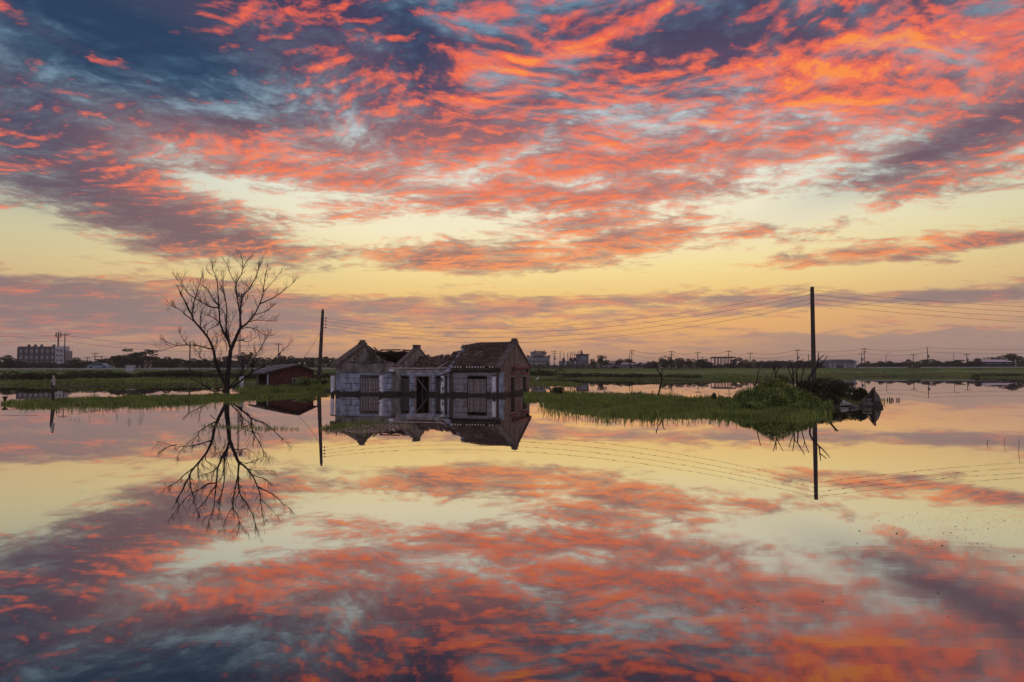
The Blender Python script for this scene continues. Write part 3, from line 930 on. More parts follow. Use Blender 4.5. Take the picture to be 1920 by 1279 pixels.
# rear slope
tv, tf = [], []
mb = MB()
slab(mb, fx(868, 1.6), -0.02, D + 0.3, EZ + 0.05, ym + 0.02, RZ - 0.02)
mb.build('rear_slope', M['tile'], house)
# ridge tiles
for k in range(11):
    xa = -0.40 - k * 0.26
    dz = sag(xa - 0.13, slope_len)
    mb = MB()
    mb.tube([(xa, ym, RZ + 0.05 + dz + random.uniform(-.012, .012)), (xa - 0.25, ym, RZ + 0.045 + sag(xa - 0.26, slope_len))], [0.085, 0.075], 8)
    if k < 9:
        mb.build('ridge_tile', M['tile'], house, True)
# pale mortared tile mouths along the eave
for c in range(ncol):
    x = -0.34 - cw * (c + 0.5)
    if x < edge_x(0) - 0.05 or random.random() < 0.12:
        continue
    MB().tube([(x, EY - 0.045, EZ + 0.055), (x, EY - 0.01, EZ + 0.06)], [0.048, 0.052], 7).build('tile_mouth', M['mortar'] if random.random() < 0.75 else M['tile'], house)
MB().box(fx(849), -0.30, EY + 0.06, EY + 0.10, EZ - 0.14, EZ - 0.052).build('fascia', M['old_wood'], house)
for k in range(9):
    x = -0.5 - k * 0.36
    MB().box(x - 0.04, x + 0.04, EY + 0.10, 0.0, EZ - 0.12, EZ - 0.053).build('rafter_end', M['old_wood'], house)
# exposed pale verge of the cross wall where the tiling broke off
mb = MB()
vp = [(0.00, -0.30, 1.46), (0.12, 0.05, 1.55), (0.05, 0.6, 1.82), (0.12, 1.1, 2.05), (0.06, 1.6, 2.32), (0.13, 2.1, 2.55), (0.08, 2.55, 2.78)]
for k in range(len(vp) - 1):
    (a, y0, z0), (b, y1, z1) = vp[k], vp[k + 1]
    mb.add([(xc2 - 0.16 + a * .3, y0, z0 + .03), (xc2 + 0.12 + a, y0, z0 + .03), (xc2 + 0.12 + b, y1, z1 + .03), (xc2 - 0.16 + b * .3, y1, z1 + .03),
            (xc2 - 0.16 + a * .3, y0, z0 - .10), (xc2 + 0.12 + a, y0, z0 - .10), (xc2 + 0.12 + b, y1, z1 - .10), (xc2 - 0.16 + b * .3, y1, z1 - .10)],
           [(0, 1, 2, 3), (7, 6, 5, 4), (0, 4, 5, 1), (1, 5, 6, 2), (2, 6, 7, 3), (3, 7, 4, 0)])
tag(mb.build('verge', M['blue_plaster'], house), 'pale blue plaster edge where the tiles broke away')
# --- fallen middle roof: a sagging sheet of tiles and broken pieces
def sheet_z(x, v):
    """v 0 front .. 1 top of the slumped slope"""
    u = (x - xc1) / (xc2 - xc1)
    ridge = 2.28 + 0.62 * max(0, u - 0.25) ** 1.3 + 0.05 * math.sin(u * 19) + 0.04 * math.sin(u * 47)
    return 1.30 + (ridge - 1.30) * v ** 1.15 + 0.05 * math.sin(u * 9 + v * 7)
N1, N2 = 30, 14
V = []
for i in range(N1 + 1):
    for j in range(N2 + 1):
        x = xc1 + 0.16 + (xc2 - xc1 - 0.3) * i / N1
        v = j / N2
        V.append((x, 1.0 + 2.5 * v, sheet_z(x, v)))
Fq = [(i * (N2 + 1) + j, (i + 1) * (N2 + 1) + j, (i + 1) * (N2 + 1) + j + 1, i * (N2 + 1) + j + 1) for i in range(N1) for j in range(N2)]
o = np_mesh('slumped_boards', np.array(V), np.array(Fq), M['old_wood'], house)
o.modifiers.new('thickness', 'SOLIDIFY').thickness = 0.06
tv, tf = [], []
def loose_tile(c, ex, ey, ez, size=0.17):
    b = len(tv)
    R = Matrix.Rotation(ez, 3, 'Z') @ Matrix.Rotation(ex, 3, 'X') @ Matrix.Rotation(ey, 3, 'Y')
    for dy in (-0.13, 0.13):
        for k in range(4):
            a = pi * k / 3
            p = R @ Vector((-size / 2 * cos(a), dy, 0.05 * sin(a)))
            tv.append(tuple(Vector(c) + p))
    for k in range(3):
        tf.append((b + k, b + k + 1, b + 5 + k, b + 4 + k))
for i in range(330):
    x = random.uniform(xc1 + 0.2, xc2 - 0.1)
    v = random.random() ** 0.6
    y = 1.0 + 2.5 * v
    loose_tile((x, y, sheet_z(x, v) + random.uniform(0.01, 0.08)), random.uniform(0.2, 0.75), random.uniform(-0.3, 0.3), random.uniform(-0.35, 0.35))
for i in range(40):
    x = random.uniform(fx(845, 1), fx(880, 2.5))
    loose_tile((x, ym + random.uniform(-0.3, 0.1), RZ - 0.18 + 0.14 * (x - fx(845, 1)) + random.uniform(-0.1, 0.05)), random.uniform(-0.2, 0.8), random.uniform(-0.7, 0.7), random.uniform(-0.8, 0.8))
for i in range(26):                              # broken pieces left on the beams
    px = random.uniform(650, 735)
    loose_tile((fx(px), random.uniform(-0.02, 0.12), 1.93 + random.uniform(-0.03, 0.04)), random.uniform(-0.3, 0.3), random.uniform(-0.4, 0.4), random.uniform(0, 3))
o = np_mesh('broken_tiles', np.array(tv), np.array(tf), M['tile'], house)
o.modifiers.new('thickness', 'SOLIDIFY').thickness = 0.015
o['kind'] = 'stuff'
for (pa, pb) in (((fx(822, 1.2), 1.2, 1.52), (fx(832, 1.2), 1.9, 2.05)), ((fx(812, 1), 1.0, 1.50), (fx(826, 1), 1.6, 1.86)), ((fx(818, 1), 0.9, 1.46), (fx(822, 1), 1.5, 1.80))):
    MB().bar(pa, pb, 0.05, 0.04).build('batten', M['pale_wood'], house)
MB().tube([(fx(793, 3), ym, 1.8), (fx(793.4, 3), ym, 2.68)], 0.022, 5).build('rod', M['iron'], house)
MB().bar((fx(800, .9), 0.9, 1.40), (fx(868, 2.6), 2.7, 2.62), 0.10, 0.10).build('purlin', M['old_wood'], house)
# --- what is left of the roof over the left bay: rear slope seen from below
xa, xb = -W + 0.9, xc1 - 0.1
V, Fq = [], []
for i in range(17):
    u = i / 16
    x = xa + (xb - xa) * u
    zr = 2.68 - 0.10 * u + 0.10 * math.sin(u * 2.9) + 0.03 * math.sin(u * 21)
    for j in range(6):
        v = j / 5
        V.append((x, 3.5 + (D + 0.2 - 3.5) * v, zr + (1.75 - zr) * v))
for i in range(16):
    for j in range(5):
        a = i * 6 + j
        Fq.append((a, a + 6, a + 7, a + 1))
o = np_mesh('rear_slope', np.array(V), np.array(Fq), M['old_wood'], house)
o.modifiers.new('thickness', 'SOLIDIFY').thickness = 0.10
tv, tf = [], []
for i in range(36):
    u = random.random()
    loose_tile((xa + (xb - xa) * u, 3.5 + random.uniform(-0.1, 0.15), 2.74 - 0.10 * u + 0.10 * math.sin(u * 2.9)), random.uniform(-0.3, 0.3), random.uniform(-0.3, 0.3), random.uniform(-0.3, 0.3))
o = np_mesh('broken_tiles', np.array(tv), np.array(tf), M['tile'], house)
o.modifiers.new('thickness', 'SOLIDIFY').thickness = 0.015
o['kind'] = 'stuff'
for k in range(7):                               # rafters still hanging at the gable
    t = k / 6
    p = at(694 + 22 * t + random.uniform(-1, 1), 660 + 17 * t + random.uniform(-1.5, 1.5), 46.6)
    q = at(701 + 22 * t, 667 + 16 * t + random.uniform(-2, 3), 45.4)
    MBk = MB()
    loc = house.matrix_basis
    inv = (Matrix.Translation(house.location) @ Matrix.Rotation(-TH, 4, 'Z')).inverted()
    MBk.bar(inv @ p, inv @ q, 0.07, 0.05)
    MBk.build('batten', M['pale_wood'] if k % 3 != 2 else M['old_wood'], house)
for (a, b) in (((691, 649, 46.0), (712, 664, 46.4)), ((701, 651, 46.4), (722, 672, 45.2)), ((690, 655, 45.8), (705, 672, 45.2)), ((711, 657, 46.6), (709.5, 677, 46.4)), ((686, 655, 45.6), (708, 680, 44.8))):
    MB().bar(inv @ at(*a), inv @ at(*b), 0.07, 0.06).build('rafter', M['old_wood'] if a[0] != 711 else M['pale_wood'], house)
for (a, b) in (((778, 652, 45), (783, 654, 45.0)), ((776, 650, 45.0), (789, 668, 46.0))):
    MB().bar(inv @ at(*a), inv @ at(*b), 0.05, 0.05).build('rafter', M['old_wood'], house)

# ------------------------------------------------------------------ grass and plants
def in_poly(P, poly):
    x, y = P[:, 0], P[:, 1]
    ins = np.zeros(len(P), bool)
    n = len(poly)
    for i in range(n):
        x1, y1 = poly[i]
        x2, y2 = poly[(i + 1) % n]
        c = ((y1 > y) != (y2 > y)) & (x < (x2 - x1) * (y - y1) / (y2 - y1 + 1e-12) + x1)
        ins ^= c
    return ins
def scatter_px(poly_px, n, clump=0.0, soft=0.25):
    """n ground points inside an outline given in photo pixels of the water level"""
    poly = [tuple(on(px, py))[:2] for px, py in poly_px]
    P = np.array(poly)
    lo, hi = P.min(0), P.max(0)
    out = []
    tot = 0
    while tot < n:
        q = rng.uniform(lo, hi, (n * 3, 2))
        jit = q + rng.normal(0, soft, q.shape)
        q = q[in_poly(jit, poly)]
        if clump:
            f = np.sin(q[:, 0] * 2.1 + 1.3 * np.sin(q[:, 1] * 1.1)) * np.sin(q[:, 1] * 1.7 + np.sin(q[:, 0] * 0.9))
            q = q[rng.random(len(q)) < 0.5 + clump * f]
        out.append(q)
        tot += len(q)
    return np.concatenate(out)[:n]
def blades(name, P, z, h, w, mat, lean=0.35, parent=None):
    """P (n,2) feet, z feet heights, h heights, w widths: bent two-segment blades"""
    n = len(P)
    z = np.broadcast_to(z, n); h = np.broadcast_to(h, n); w = np.broadcast_to(w, n)
    a = rng.uniform(0, 2 * pi, n)
    t = rng.uniform(0, 2 * pi, n)
    ln = np.abs(rng.normal(0, lean, n)) * h
    dx, dy = np.cos(t) * ln, np.sin(t) * ln
    sx, sy_ = np.cos(a) * w / 2, np.sin(a) * w / 2
    x, y = P[:, 0], P[:, 1]
    V = np.empty((n, 5, 3))
    V[:, 0] = np.stack([x - sx, y - sy_, z - 0.03], -1)
    V[:, 1] = np.stack([x + sx, y + sy_, z - 0.03], -1)
    V[:, 2] = np.stack([x + sx * .8 + dx * .35, y + sy_ * .8 + dy * .35, z + h * .6], -1)
    V[:, 3] = np.stack([x - sx * .8 + dx * .35, y - sy_ * .8 + dy * .35, z + h * .6], -1)
    V[:, 4] = np.stack([x + dx, y + dy, z + h * np.clip(1 - ln / (h + 1e-6) * .35, .5, 1)], -1)
    b = np.arange(n)[:, None] * 5
    T = np.concatenate([b + np.array([[0, 1, 2]]), b + np.array([[0, 2, 3]]), b + np.array([[3, 2, 4]])])
    return np_mesh(name, V.reshape(-1, 3), T, mat, parent)
def leaf_cloud(C, size, up=0.3):
    """quads around centres C (n,3)"""
    n = len(C)
    size = np.broadcast_to(size, n)
    nrm = rng.normal(0, 1, (n, 3))
    nrm[:, 2] = np.abs(nrm[:, 2]) + up
    nrm /= np.linalg.norm(nrm, axis=1)[:, None]
    t = np.cross(nrm, rng.normal(0, 1, (n, 3)))
    t /= np.linalg.norm(t, axis=1)[:, None] + 1e-9
    b = np.cross(nrm, t)
    s = size[:, None]
    V = np.stack([C - t * s, C - b * s * .45 + t * s * .1, C + t * s, C + b * s * .45 + t * s * .1], 1)
    Fq = np.arange(n * 4).reshape(n, 4)
    return V.reshape(-1, 3), Fq
def crown_points(n, blobs):
    """points near the shells of several blobs (cx, cy, cz, rx, ry, rz)"""
    B = np.array(blobs, float)
    wgt = (B[:, 3] * B[:, 4] + B[:, 3] * B[:, 5])
    k = rng.choice(len(B), n, p=wgt / wgt.sum())
    d = rng.normal(0, 1, (n, 3))
    d /= np.linalg.norm(d, axis=1)[:, None]
    r = rng.uniform(0.45, 1.0, n) ** 0.5
    return B[k, :3] + d * B[k, 3:] * r[:, None]

def nth(k):
    return ('first second third fourth fifth sixth seventh eighth ninth tenth eleventh twelfth thirteenth fourteenth fifteenth sixteenth seventeenth eighteenth '
            'nineteenth twentieth twenty-first twenty-second twenty-third twenty-fourth twenty-fifth twenty-sixth twenty-seventh twenty-eighth twenty-ninth thirtieth '
            'thirty-first thirty-second thirty-third thirty-fourth thirty-fifth').split()[k]

# mud under the planted strips
def mud_bank(name, poly_px, z):
    poly = [on(px, py) for px, py in poly_px]
    c = sum(poly, Vector()) / len(poly)
    n = len(poly)
    vs = [(p.x, p.y, -0.25) for p in poly] + [(c.x + (p.x - c.x) * .86, c.y + (p.y - c.y) * .86, z * random.uniform(.7, 1)) for p in poly] + [(c.x, c.y, z)]
    fs = [(i, (i + 1) % n, n + (i + 1) % n, n + i) for i in range(n)] + [(n + i, n + (i + 1) % n, 2 * n) for i in range(n)]
    return tag(MB().add(vs, fs).build(name, M['mud']), kind='structure')
LEFT = [(4, 757), (60, 753), (140, 750), (250, 746), (330, 744.5), (420, 742), (500, 739.5), (560, 736), (600, 733), (604, 737), (560, 743), (500, 746), (430, 750), (350, 755), (260, 761), (190, 759), (110, 762), (40, 762)]
SHED = [(448, 737), (478, 731), (520, 727), (570, 725.5), (640, 727), (655, 728.5), (640, 731), (600, 735), (540, 739), (470, 741)]
MIDB = [(985, 739), (1060, 739), (1150, 741), (1225, 743), (1290, 748), (1380, 750), (1400, 756), (1330, 757), (1200, 754), (1050, 753), (985, 751)]
MIDF = [(1060, 753), (1200, 752), (1330, 754), (1420, 756), (1450, 770), (1430, 782), (1340, 781), (1240, 783), (1150, 780), (1090, 775), (1035, 764), (1012, 759)]
MOUND = [(1335, 764), (1390, 757), (1450, 753), (1510, 753), (1546, 758), (1552, 768), (1535, 779), (1490, 785), (1430, 786), (1370, 781)]
BACKM = [(1480, 750), (1530, 745), (1590, 746), (1640, 749), (1652, 754), (1630, 760), (1580, 763), (1520, 762)]
SPIT = [(985, 716), (1030, 717), (1070, 718.5), (1092, 720.5), (1070, 722), (1030, 722.5), (985, 723)]
mud_bank('mud_bank', LEFT, 0.05)
mud_bank('mud_bank', SHED, 0.30)
mud_bank('mud_bank', BACKM, 0.16)
mud_bank('mud_bank', SPIT, 0.10)

def turf(label, poly, n, hlo, hhi, w, z=0.0, clump=0.3, soft=0.2, mat='grass'):
    P = scatter_px(poly, n, clump, soft)
    f = 0.72 + 0.28 * np.sin(P[:, 0] * 1.3 + 2 * np.sin(P[:, 1] * 0.6)) * np.sin(P[:, 0] * 3.7 + P[:, 1])
    h = rng.uniform(hlo, hhi, n) * f * (1 + (rng.random(n) < .05) * rng.uniform(.2, .9, n))
    return tag(blades('grass', P, z, h, w * rng.uniform(.7, 1.3, n), M[mat]), label, 'grass', kind='stuff')
turf('low green grass strip along the water before the bare tree', LEFT, 26000, 0.12, 0.30, 0.028)
turf('grassy bank round the brick shed', SHED, 15000, 0.14, 0.34, 0.045, 0.16)
turf('green grass growing out of the water right beside the house', MIDB, 11000, 0.14, 0.36, 0.032)
turf('wide patch of green grass in the water before the dead sapling', MIDF, 26000, 0.10, 0.27, 0.021)
turf('grass edge round the overgrown mound', MOUND, 9000, 0.12, 0.32, 0.022)
turf('thin grass round the rubble behind the mound', BACKM, 3000, 0.10, 0.3, 0.025, 0.06)
turf('narrow grass spit where the egret stands', SPIT, 7000, 0.08, 0.26, 0.05, 0.03)
# stragglers standing in the water along the front edges
P = np.concatenate([scatter_px([(60, 764), (200, 764), (350, 758), (480, 749), (500, 752), (350, 764), (200, 771), (60, 768)], 500, 0.4, 0.5),
                    scatter_px([(1010, 762), (1060, 774), (1150, 784), (1300, 787), (1400, 788), (1400, 794), (1250, 793), (1120, 790), (1040, 780), (1008, 768)], 420, 0.4, 0.3)])
tag(blades('grass', P, 0, rng.uniform(.06, .24, len(P)), 0.018, M['grass'], 0.5), 'single grass stalks in the water along the strips', 'grass', kind='stuff')
P = np.concatenate([scatter_px([(383, 797), (440, 799), (520, 802), (562, 805), (560, 808), (500, 806), (430, 803), (385, 800)], 420, 0.4, 0.12)])
tag(blades('grass', P, 0, rng.uniform(.02, .10, len(P)), 0.012, M['grass'], 0.8), 'sparse floating grass row across the reflected tree', 'grass', kind='stuff')

# bank grass along the far shore
n = 46000
px = rng.uniform(-160, 2080, n)
sh = np.interp(px, SH[:, 0], SH[:, 1])
dd = rng.random(n) ** 1.6 * 34 - 0.3
Y_ = sh + dd
X_ = (px - 960) / 1280 * Y_
s_ = sdist(X_, Y_)
ok = s_ > -0.4
X_, Y_, s_ = X_[ok], Y_[ok], s_[ok]
z_ = np.maximum(land_z(X_, Y_), 0)
h_ = rng.uniform(0.10, 0.32, len(X_)) * np.interp(s_, [0, 6, 30], [.9, 1.0, 0.9]) * (0.75 + 0.4 * np.sin(X_ * .21) * np.sin(X_ * .57 + 1))
tag(blades('grass', np.stack([X_, Y_], -1), z_, h_, 0.10, M['grass_far'], 0.4), 'rough grass along the far shore', 'grass', kind='stuff')

# ------------------------------------------------------------------ leafy mound and shrubs
mc = on(1450, 768)
mound = thing('overgrown_mound', 'low mound buried in bright green creeping weeds by the tall pole', 'mound', (mc.x, mc.y, 0))
def dome(u, v):
    return (mc.x + u, mc.y + v)
V, Fq = [], []
RU, RV, RH = 2.05, 1.9, 0.70
def mound_h(u, v):
    best = 0.0
    for (cu, cv, r, h) in ((.62, -.15, 1.15, .72), (.15, .55, 1.25, .84), (-.75, .15, 1.1, .56), (-1.35, -.1, .8, .28), (1.15, .2, .8, .54)):
        d2 = ((u - cu) / r) ** 2 + ((v - cv) / (r * .9)) ** 2
        best = max(best, h * max(0, 1 - d2) ** .7)
    return best * (1 + 0.12 * math.sin(u * 4.1) * math.sin(v * 3.7 + 1)) - 0.05
N = 22
for i in range(N + 1):
    for j in range(N + 1):
        u, v = -RU + 2 * RU * i / N, -RV + 2 * RV * j / N
        V.append((u, v, mound_h(u, v)))
Fq = [(i * (N + 1) + j, (i + 1) * (N + 1) + j, (i + 1) * (N + 1) + j + 1, i * (N + 1) + j + 1) for i in range(N) for j in range(N)]
np_mesh('soil', np.array(V), np.array(Fq), M['mud'], mound, True)
n = 30000
q = rng.uniform(-1, 1, (n, 2))
q = q[(q ** 2).sum(1) < 1.0]
u, v = q[:, 0] * RU * 1.02, q[:, 1] * RV * 1.02
hz = np.array([mound_h(a, b) for a, b in zip(u, v)])
tuft = np.clip(np.sin(u * 3.3 + 1.2 * np.sin(v * 2.1)) * np.sin(v * 2.9 + u), -0.2, 1)
hz = np.maximum(hz, 0) + rng.random(len(u)) ** 1.5 * (0.14 + 0.30 * tuft)
Vl, Fl = leaf_cloud(np.stack([u, v, hz], -1), rng.uniform(0.022, 0.065, len(u)), 0.35)
o = np_mesh('foliage', Vl, Fl, M['mound_leaf'], mound)
# upright weeds on it
n = 3200
k = rng.integers(0, len(u), n)
P = np.stack([u[k], v[k]], -1)
blades('weeds', P, np.maximum(np.array([mound_h(a, b) for a, b in P]), 0) + 0.05, rng.uniform(.12, .42, n) * (0.6 + tuft[k].clip(0)), 0.017, M['mound_leaf'], 0.6, mound)

def shrub(name, label, cat, pos, blobs, nleaf, size, mat, group=None, stems=5, seed=0):
    t = thing(name, label, cat, pos, 0, group)
    C = crown_points(nleaf, blobs)
    Vl, Fl = leaf_cloud(C, rng.uniform(size * .6, size * 1.3, nleaf), 0.2)
    np_mesh('foliage', Vl, Fl, M[mat], t)
    mb = MB()
    for k in range(stems):
        b = blobs[k % len(blobs)]
        e = Vector((b[0] + random.uniform(-.3, .3) * b[3], b[1], b[2] + b[5] * random.uniform(.2, .9)))
        s = Vector((b[0] * .35 + random.uniform(-.08, .08), random.uniform(-.08, .08), -0.05))
        m = s.lerp(e, .5) + Vector((random.uniform(-.1, .1), random.uniform(-.1, .1), 0.06))
        mb.tube([s, m, e], [0.022, 0.016, 0.006], 5)
    mb.build('stem', M['bark'], t)
    return t
def shrub_at(label, px, top, py_base, wpx, mat='shrub_leaf', n=2600, size=0.045, z=0.1):
    p = on(px, py_base)
    sc = p.y / 1280
    H = (at(px, top, p.y).z - z)
    rw = wpx * sc / 2
    blobs = []
    for i in range(7):
        a = random.uniform(-1, 1)
        r = rw * random.uniform(.35, .55)
        blobs.append((a * (rw - r), random.uniform(-.4, .4) * rw, max(r * .5, H * random.uniform(.3, .78) - 0), r, r, r * .8))
    blobs.append((0, 0, H * .72, rw * .4, rw * .4, H * .28))
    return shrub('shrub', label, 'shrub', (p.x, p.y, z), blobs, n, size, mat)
shrub_at('dark spiky shrub behind the mound at the foot of the dead sticks', 1462, 703, 751, 44)
shrub_at('dark shrub directly at the foot of the tall pole', 1534, 708, 752, 62)
shrub_at('loose tall shrub right of the tall pole', 1556, 706, 751, 50, n=1700)
shrub_at('rounded brown-green shrub behind the pale slab', 1590, 717, 752, 72, n=3200)
shrub_at('low shrub next to the pointed wreck', 1612, 731, 758, 50, n=2200)
shrub_at('dark creeper hanging over the stones left of the pale slab', 1560, 738, 763, 44, n=1900)
shrub_at('small bushy weed on the left shoulder of the mound', 1406, 730, 753, 62, 'mound_leaf', 2400, 0.035)
shrub_at('dark green clump among the dead sticks', 1502, 716, 752, 56, n=2300)
shrub_at('tall pale green weed against the wall of the shed', 578, 711, 731, 52, 'mound_leaf', 2200, 0.07, 0.25)
shrub_at('thin weed clump at the foot of the leaning pole', 606, 716, 729, 30, 'bank_leaf', 900, 0.06, 0.25)
shrub_at('leafy clump on the grass just right of the house', 1043, 727, 742, 34, 'bank_leaf', 1500, 0.05, 0.05)
shrub_at('small dark sprig left of the mound', 1339, 736, 753, 14, 'shrub_leaf', 260, 0.04, 0.05)

# ------------------------------------------------------------------ the bare tree
TZ = (290, 460, 4.2625)
def tz(x, y, dy=0.0):
    return at(TZ[0] + x / TZ[2], TZ[1] + y / TZ[2], 41.4 + dy)
tb = tz(575, 1185)
tree = thing('bare_tree', 'tall leafless dead tree standing on the grass strip', 'tree', (tb.x, tb.y, 0))
def loc(p):
    return p - Vector((tb.x, tb.y, 0))
UNIT = 41.4 / 1280 / TZ[2]
LIMBS = [   # radius at start, end (zoom px), depth drift, points
    ('trunk', 27, 11, 0.0, [(575, 1215), (575, 1150), (580, 1080), (588, 1000), (600, 900), (612, 825), (640, 760), (668, 700), (690, 655)]),
    ('limb', 13, 3, -0.9, [(608, 830), (598, 790), (578, 740), (545, 680), (521, 620), (518, 540), (510, 480), (470, 435), (430, 360), (375, 315)]),
    ('limb', 8, 2, 0.8, [(518, 540), (512, 450), (505, 360), (500, 280), (472, 215), (462, 185)]),
    ('limb', 7, 2, -1.2, [(512, 500), (440, 492), (400, 468), (330, 430), (270, 385), (240, 340), (182, 278)]),
    ('limb', 5, 2, 0.9, [(523, 625), (470, 580), (420, 560), (390, 548)]),
    ('limb', 10, 2, 1.1, [(582, 745), (574, 680), (572, 600), (575, 500), (560, 400), (546, 330), (552, 250)]),
    ('limb', 10, 2, -0.6, [(690, 660), (684, 560), (692, 470), (712, 400), (760, 340), (800, 270), (828, 200), (836, 145)]),
    ('limb', 8, 2, 0.9, [(685, 570), (670, 480), (655, 390), (651, 310), (690, 240), (722, 150), (765, 95)]),
    ('limb', 5, 1.5, 0.4, [(652, 312), (620, 262), (592, 195), (584, 148)]),
    ('limb', 4, 1.5, 1.0, [(692, 238), (706, 160), (690, 92)]),
    ('limb', 11, 2, 1.2, [(690, 655), (740, 620), (790, 560), (838, 470), (868, 370), (880, 265), (895, 195)]),
    ('limb', 7, 2, -0.9, [(836, 472), (900, 442), (960, 412), (1020, 368), (1092, 314)]),
    ('limb', 5, 1.5, 0.6, [(792, 558), (850, 540), (905, 522), (930, 500)]),
    ('limb', 5, 1.5, -0.7, [(742, 618), (800, 600), (870, 603), (948, 608)]),
    ('limb', 5, 1.5, 1.3, [(868, 372), (925, 312), (992, 232)]),
    ('limb', 5, 1.5, -1.2, [(682, 668), (750, 655), (820, 680), (872, 712), (918, 722)]),
    ('limb', 17, 4, -1.2, [(568, 1120), (530, 1040), (497, 960), (477, 870), (456, 800), (420, 730), (370, 670), (322, 612), (295, 552), (268, 500), (240, 440), (200, 368)]),
    ('limb', 6, 2, -1.0, [(322, 612), (262, 568), (212, 520), (170, 500), (128, 484)]),
    ('limb', 7, 2, 0.9, [(297, 560), (310, 480), (330, 400), (352, 330), (378, 250)]),
    ('limb', 5, 2, 1.0, [(372, 672), (364, 580), (380, 520), (412, 478)]),
    ('limb', 7, 2, -1.2, [(458, 830), (400, 815), (330, 801), (250, 796), (180, 803), (90, 832)]),
    ('limb', 4, 1.5, -0.5, [(190, 802), (130, 788), (88, 768)]),
    ('limb', 4, 1.5, 0.5, [(256, 796), (225, 750), (205, 715)]),
    ('limb', 7, 2, 1.0, [(505, 985), (440, 952), (372, 905), (345, 852), (305, 824)]),
    ('limb', 11, 2, -0.8, [(590, 1150), (650, 1110), (720, 1060), (775, 1010), (782, 950), (802, 890), (842, 830), (880, 762), (910, 716)]),
    ('limb', 7, 2, 0.8, [(775, 1010), (850, 980), (930, 930), (1000, 862), (1065, 802)]),
    ('limb', 5, 2, -0.5, [(778, 968), (735, 945), (712, 965), (694, 1012)]),
    ('limb', 7, 2, 0.8, [(598, 1130), (660, 1070), (712, 1000), (702, 930), (760, 902), (835, 880)]),
    ('limb', 6, 2, -1.0, [(560, 1190), (495, 1188), (440, 1142), (380, 1110), (312, 1082), (268, 1058)]),
    ('limb', 5, 1.5, 0.7, [(628, 790), (600, 760), (592, 690), (610, 620), (640, 560)]),
    ('limb', 5, 1.5, -0.5, [(640, 765), (690, 760), (745, 770), (800, 742)]),
    ('limb', 4, 1.5, 0.9, [(574, 840), (578, 800), (560, 760), (520, 720)]),
    ('limb', 5, 1.5, -0.9, [(420, 732), (425, 680), (460, 660), (490, 640)]),
    ('limb', 4, 1.5, 0.5, [(478, 870), (498, 810), (500, 760)]),
    ('limb', 4, 1.5, -0.8, [(452, 1035), (500, 1000), (560, 1010), (600, 1000)]),
]
tw = MB()
rt = random.Random(11)
def twig(p, d, ln, r, depth):
    n = 3 if depth else 2
    pts = [p]
    q = p
    for k in range(n):
        d = (d + Vector((rt.uniform(-.17, .17), rt.uniform(-.17, .17), rt.uniform(-.05, .18)))).normalized()
        q = q + d * ln / n
        pts.append(q)
    tw.tube(pts, [r * (1 - .8 * k / n) + 0.0022 for k in range(n + 1)], 4 if depth > 1 else 3, False)
    if depth:
        for k in range(1, n + 1):
            for _ in range(rt.choice((1, 1, 2) if depth == 2 else (0, 1, 1))):
                s = Vector((rt.uniform(-1, 1), rt.uniform(-1, 1), rt.uniform(-.15, .9))).normalized()
                twig(pts[k], (d + s * .7).normalized(), ln * rt.uniform(.45, .75), r * .55, depth - 1)
for name, r0, r1, dr, pts in LIMBS:
    n = len(pts)
    # smooth the limb and add a little crook
    P3 = []
    base_d = 0.0
    for i, (x, y) in enumerate(pts):
        P3.append(loc(tz(x, y, dr * (i / (n - 1)) ** 1.2 * (1.4 if name == 'limb' else 1))))
    fine_p = []
    for i in range(n - 1):
        p0, p1, p2, p3 = P3[max(i - 1, 0)], P3[i], P3[i + 1], P3[min(i + 2, n - 1)]
        for k in range(3):
            t = k / 3
            c = 0.5 * ((2 * p1) + (p2 - p0) * t + (2 * p0 - 5 * p1 + 4 * p2 - p3) * t * t + (3 * p1 - p0 - 3 * p2 + p3) * t ** 3)
            j = 0.018 if k else 0
            fine_p.append(c + Vector((rt.uniform(-j, j), rt.uniform(-j, j), rt.uniform(-j, j))))
    fine_p.append(P3[-1])
    m = len(fine_p)
    rr = [(r0 + (r1 - r0) * (i / (m - 1)) ** 0.7) * UNIT * (.88 if name == 'limb' else .95) for i in range(m)]
    if name == 'trunk':
        rr[0] *= 1.35; rr[1] *= 1.2; rr[2] *= 1.08
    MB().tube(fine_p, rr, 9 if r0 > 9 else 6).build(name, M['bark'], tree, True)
    if name == 'trunk':
        continue
    for i in range(2, m):
        f = i / (m - 1)
        if rt.random() < 0.48 + 0.7 * f:
            d = (fine_p[i] - fine_p[i - 1]).normalized()
            s = Vector((rt.uniform(-1, 1), rt.uniform(-1, 1), rt.uniform(-.2, .8))).normalized()
            twig(fine_p[i], (d * .8 + s).normalized(), rt.uniform(.3, .72) * (1.1 - .3 * f), min(rr[i] * .55, 0.018), 2 if rt.random() < .62 else 1)
    twig(fine_p[-1], (fine_p[-1] - fine_p[-2]).normalized(), rt.uniform(.2, .45), 0.010, 2)
tw.build('twigs', M['bark'], tree)['kind'] = 'stuff'

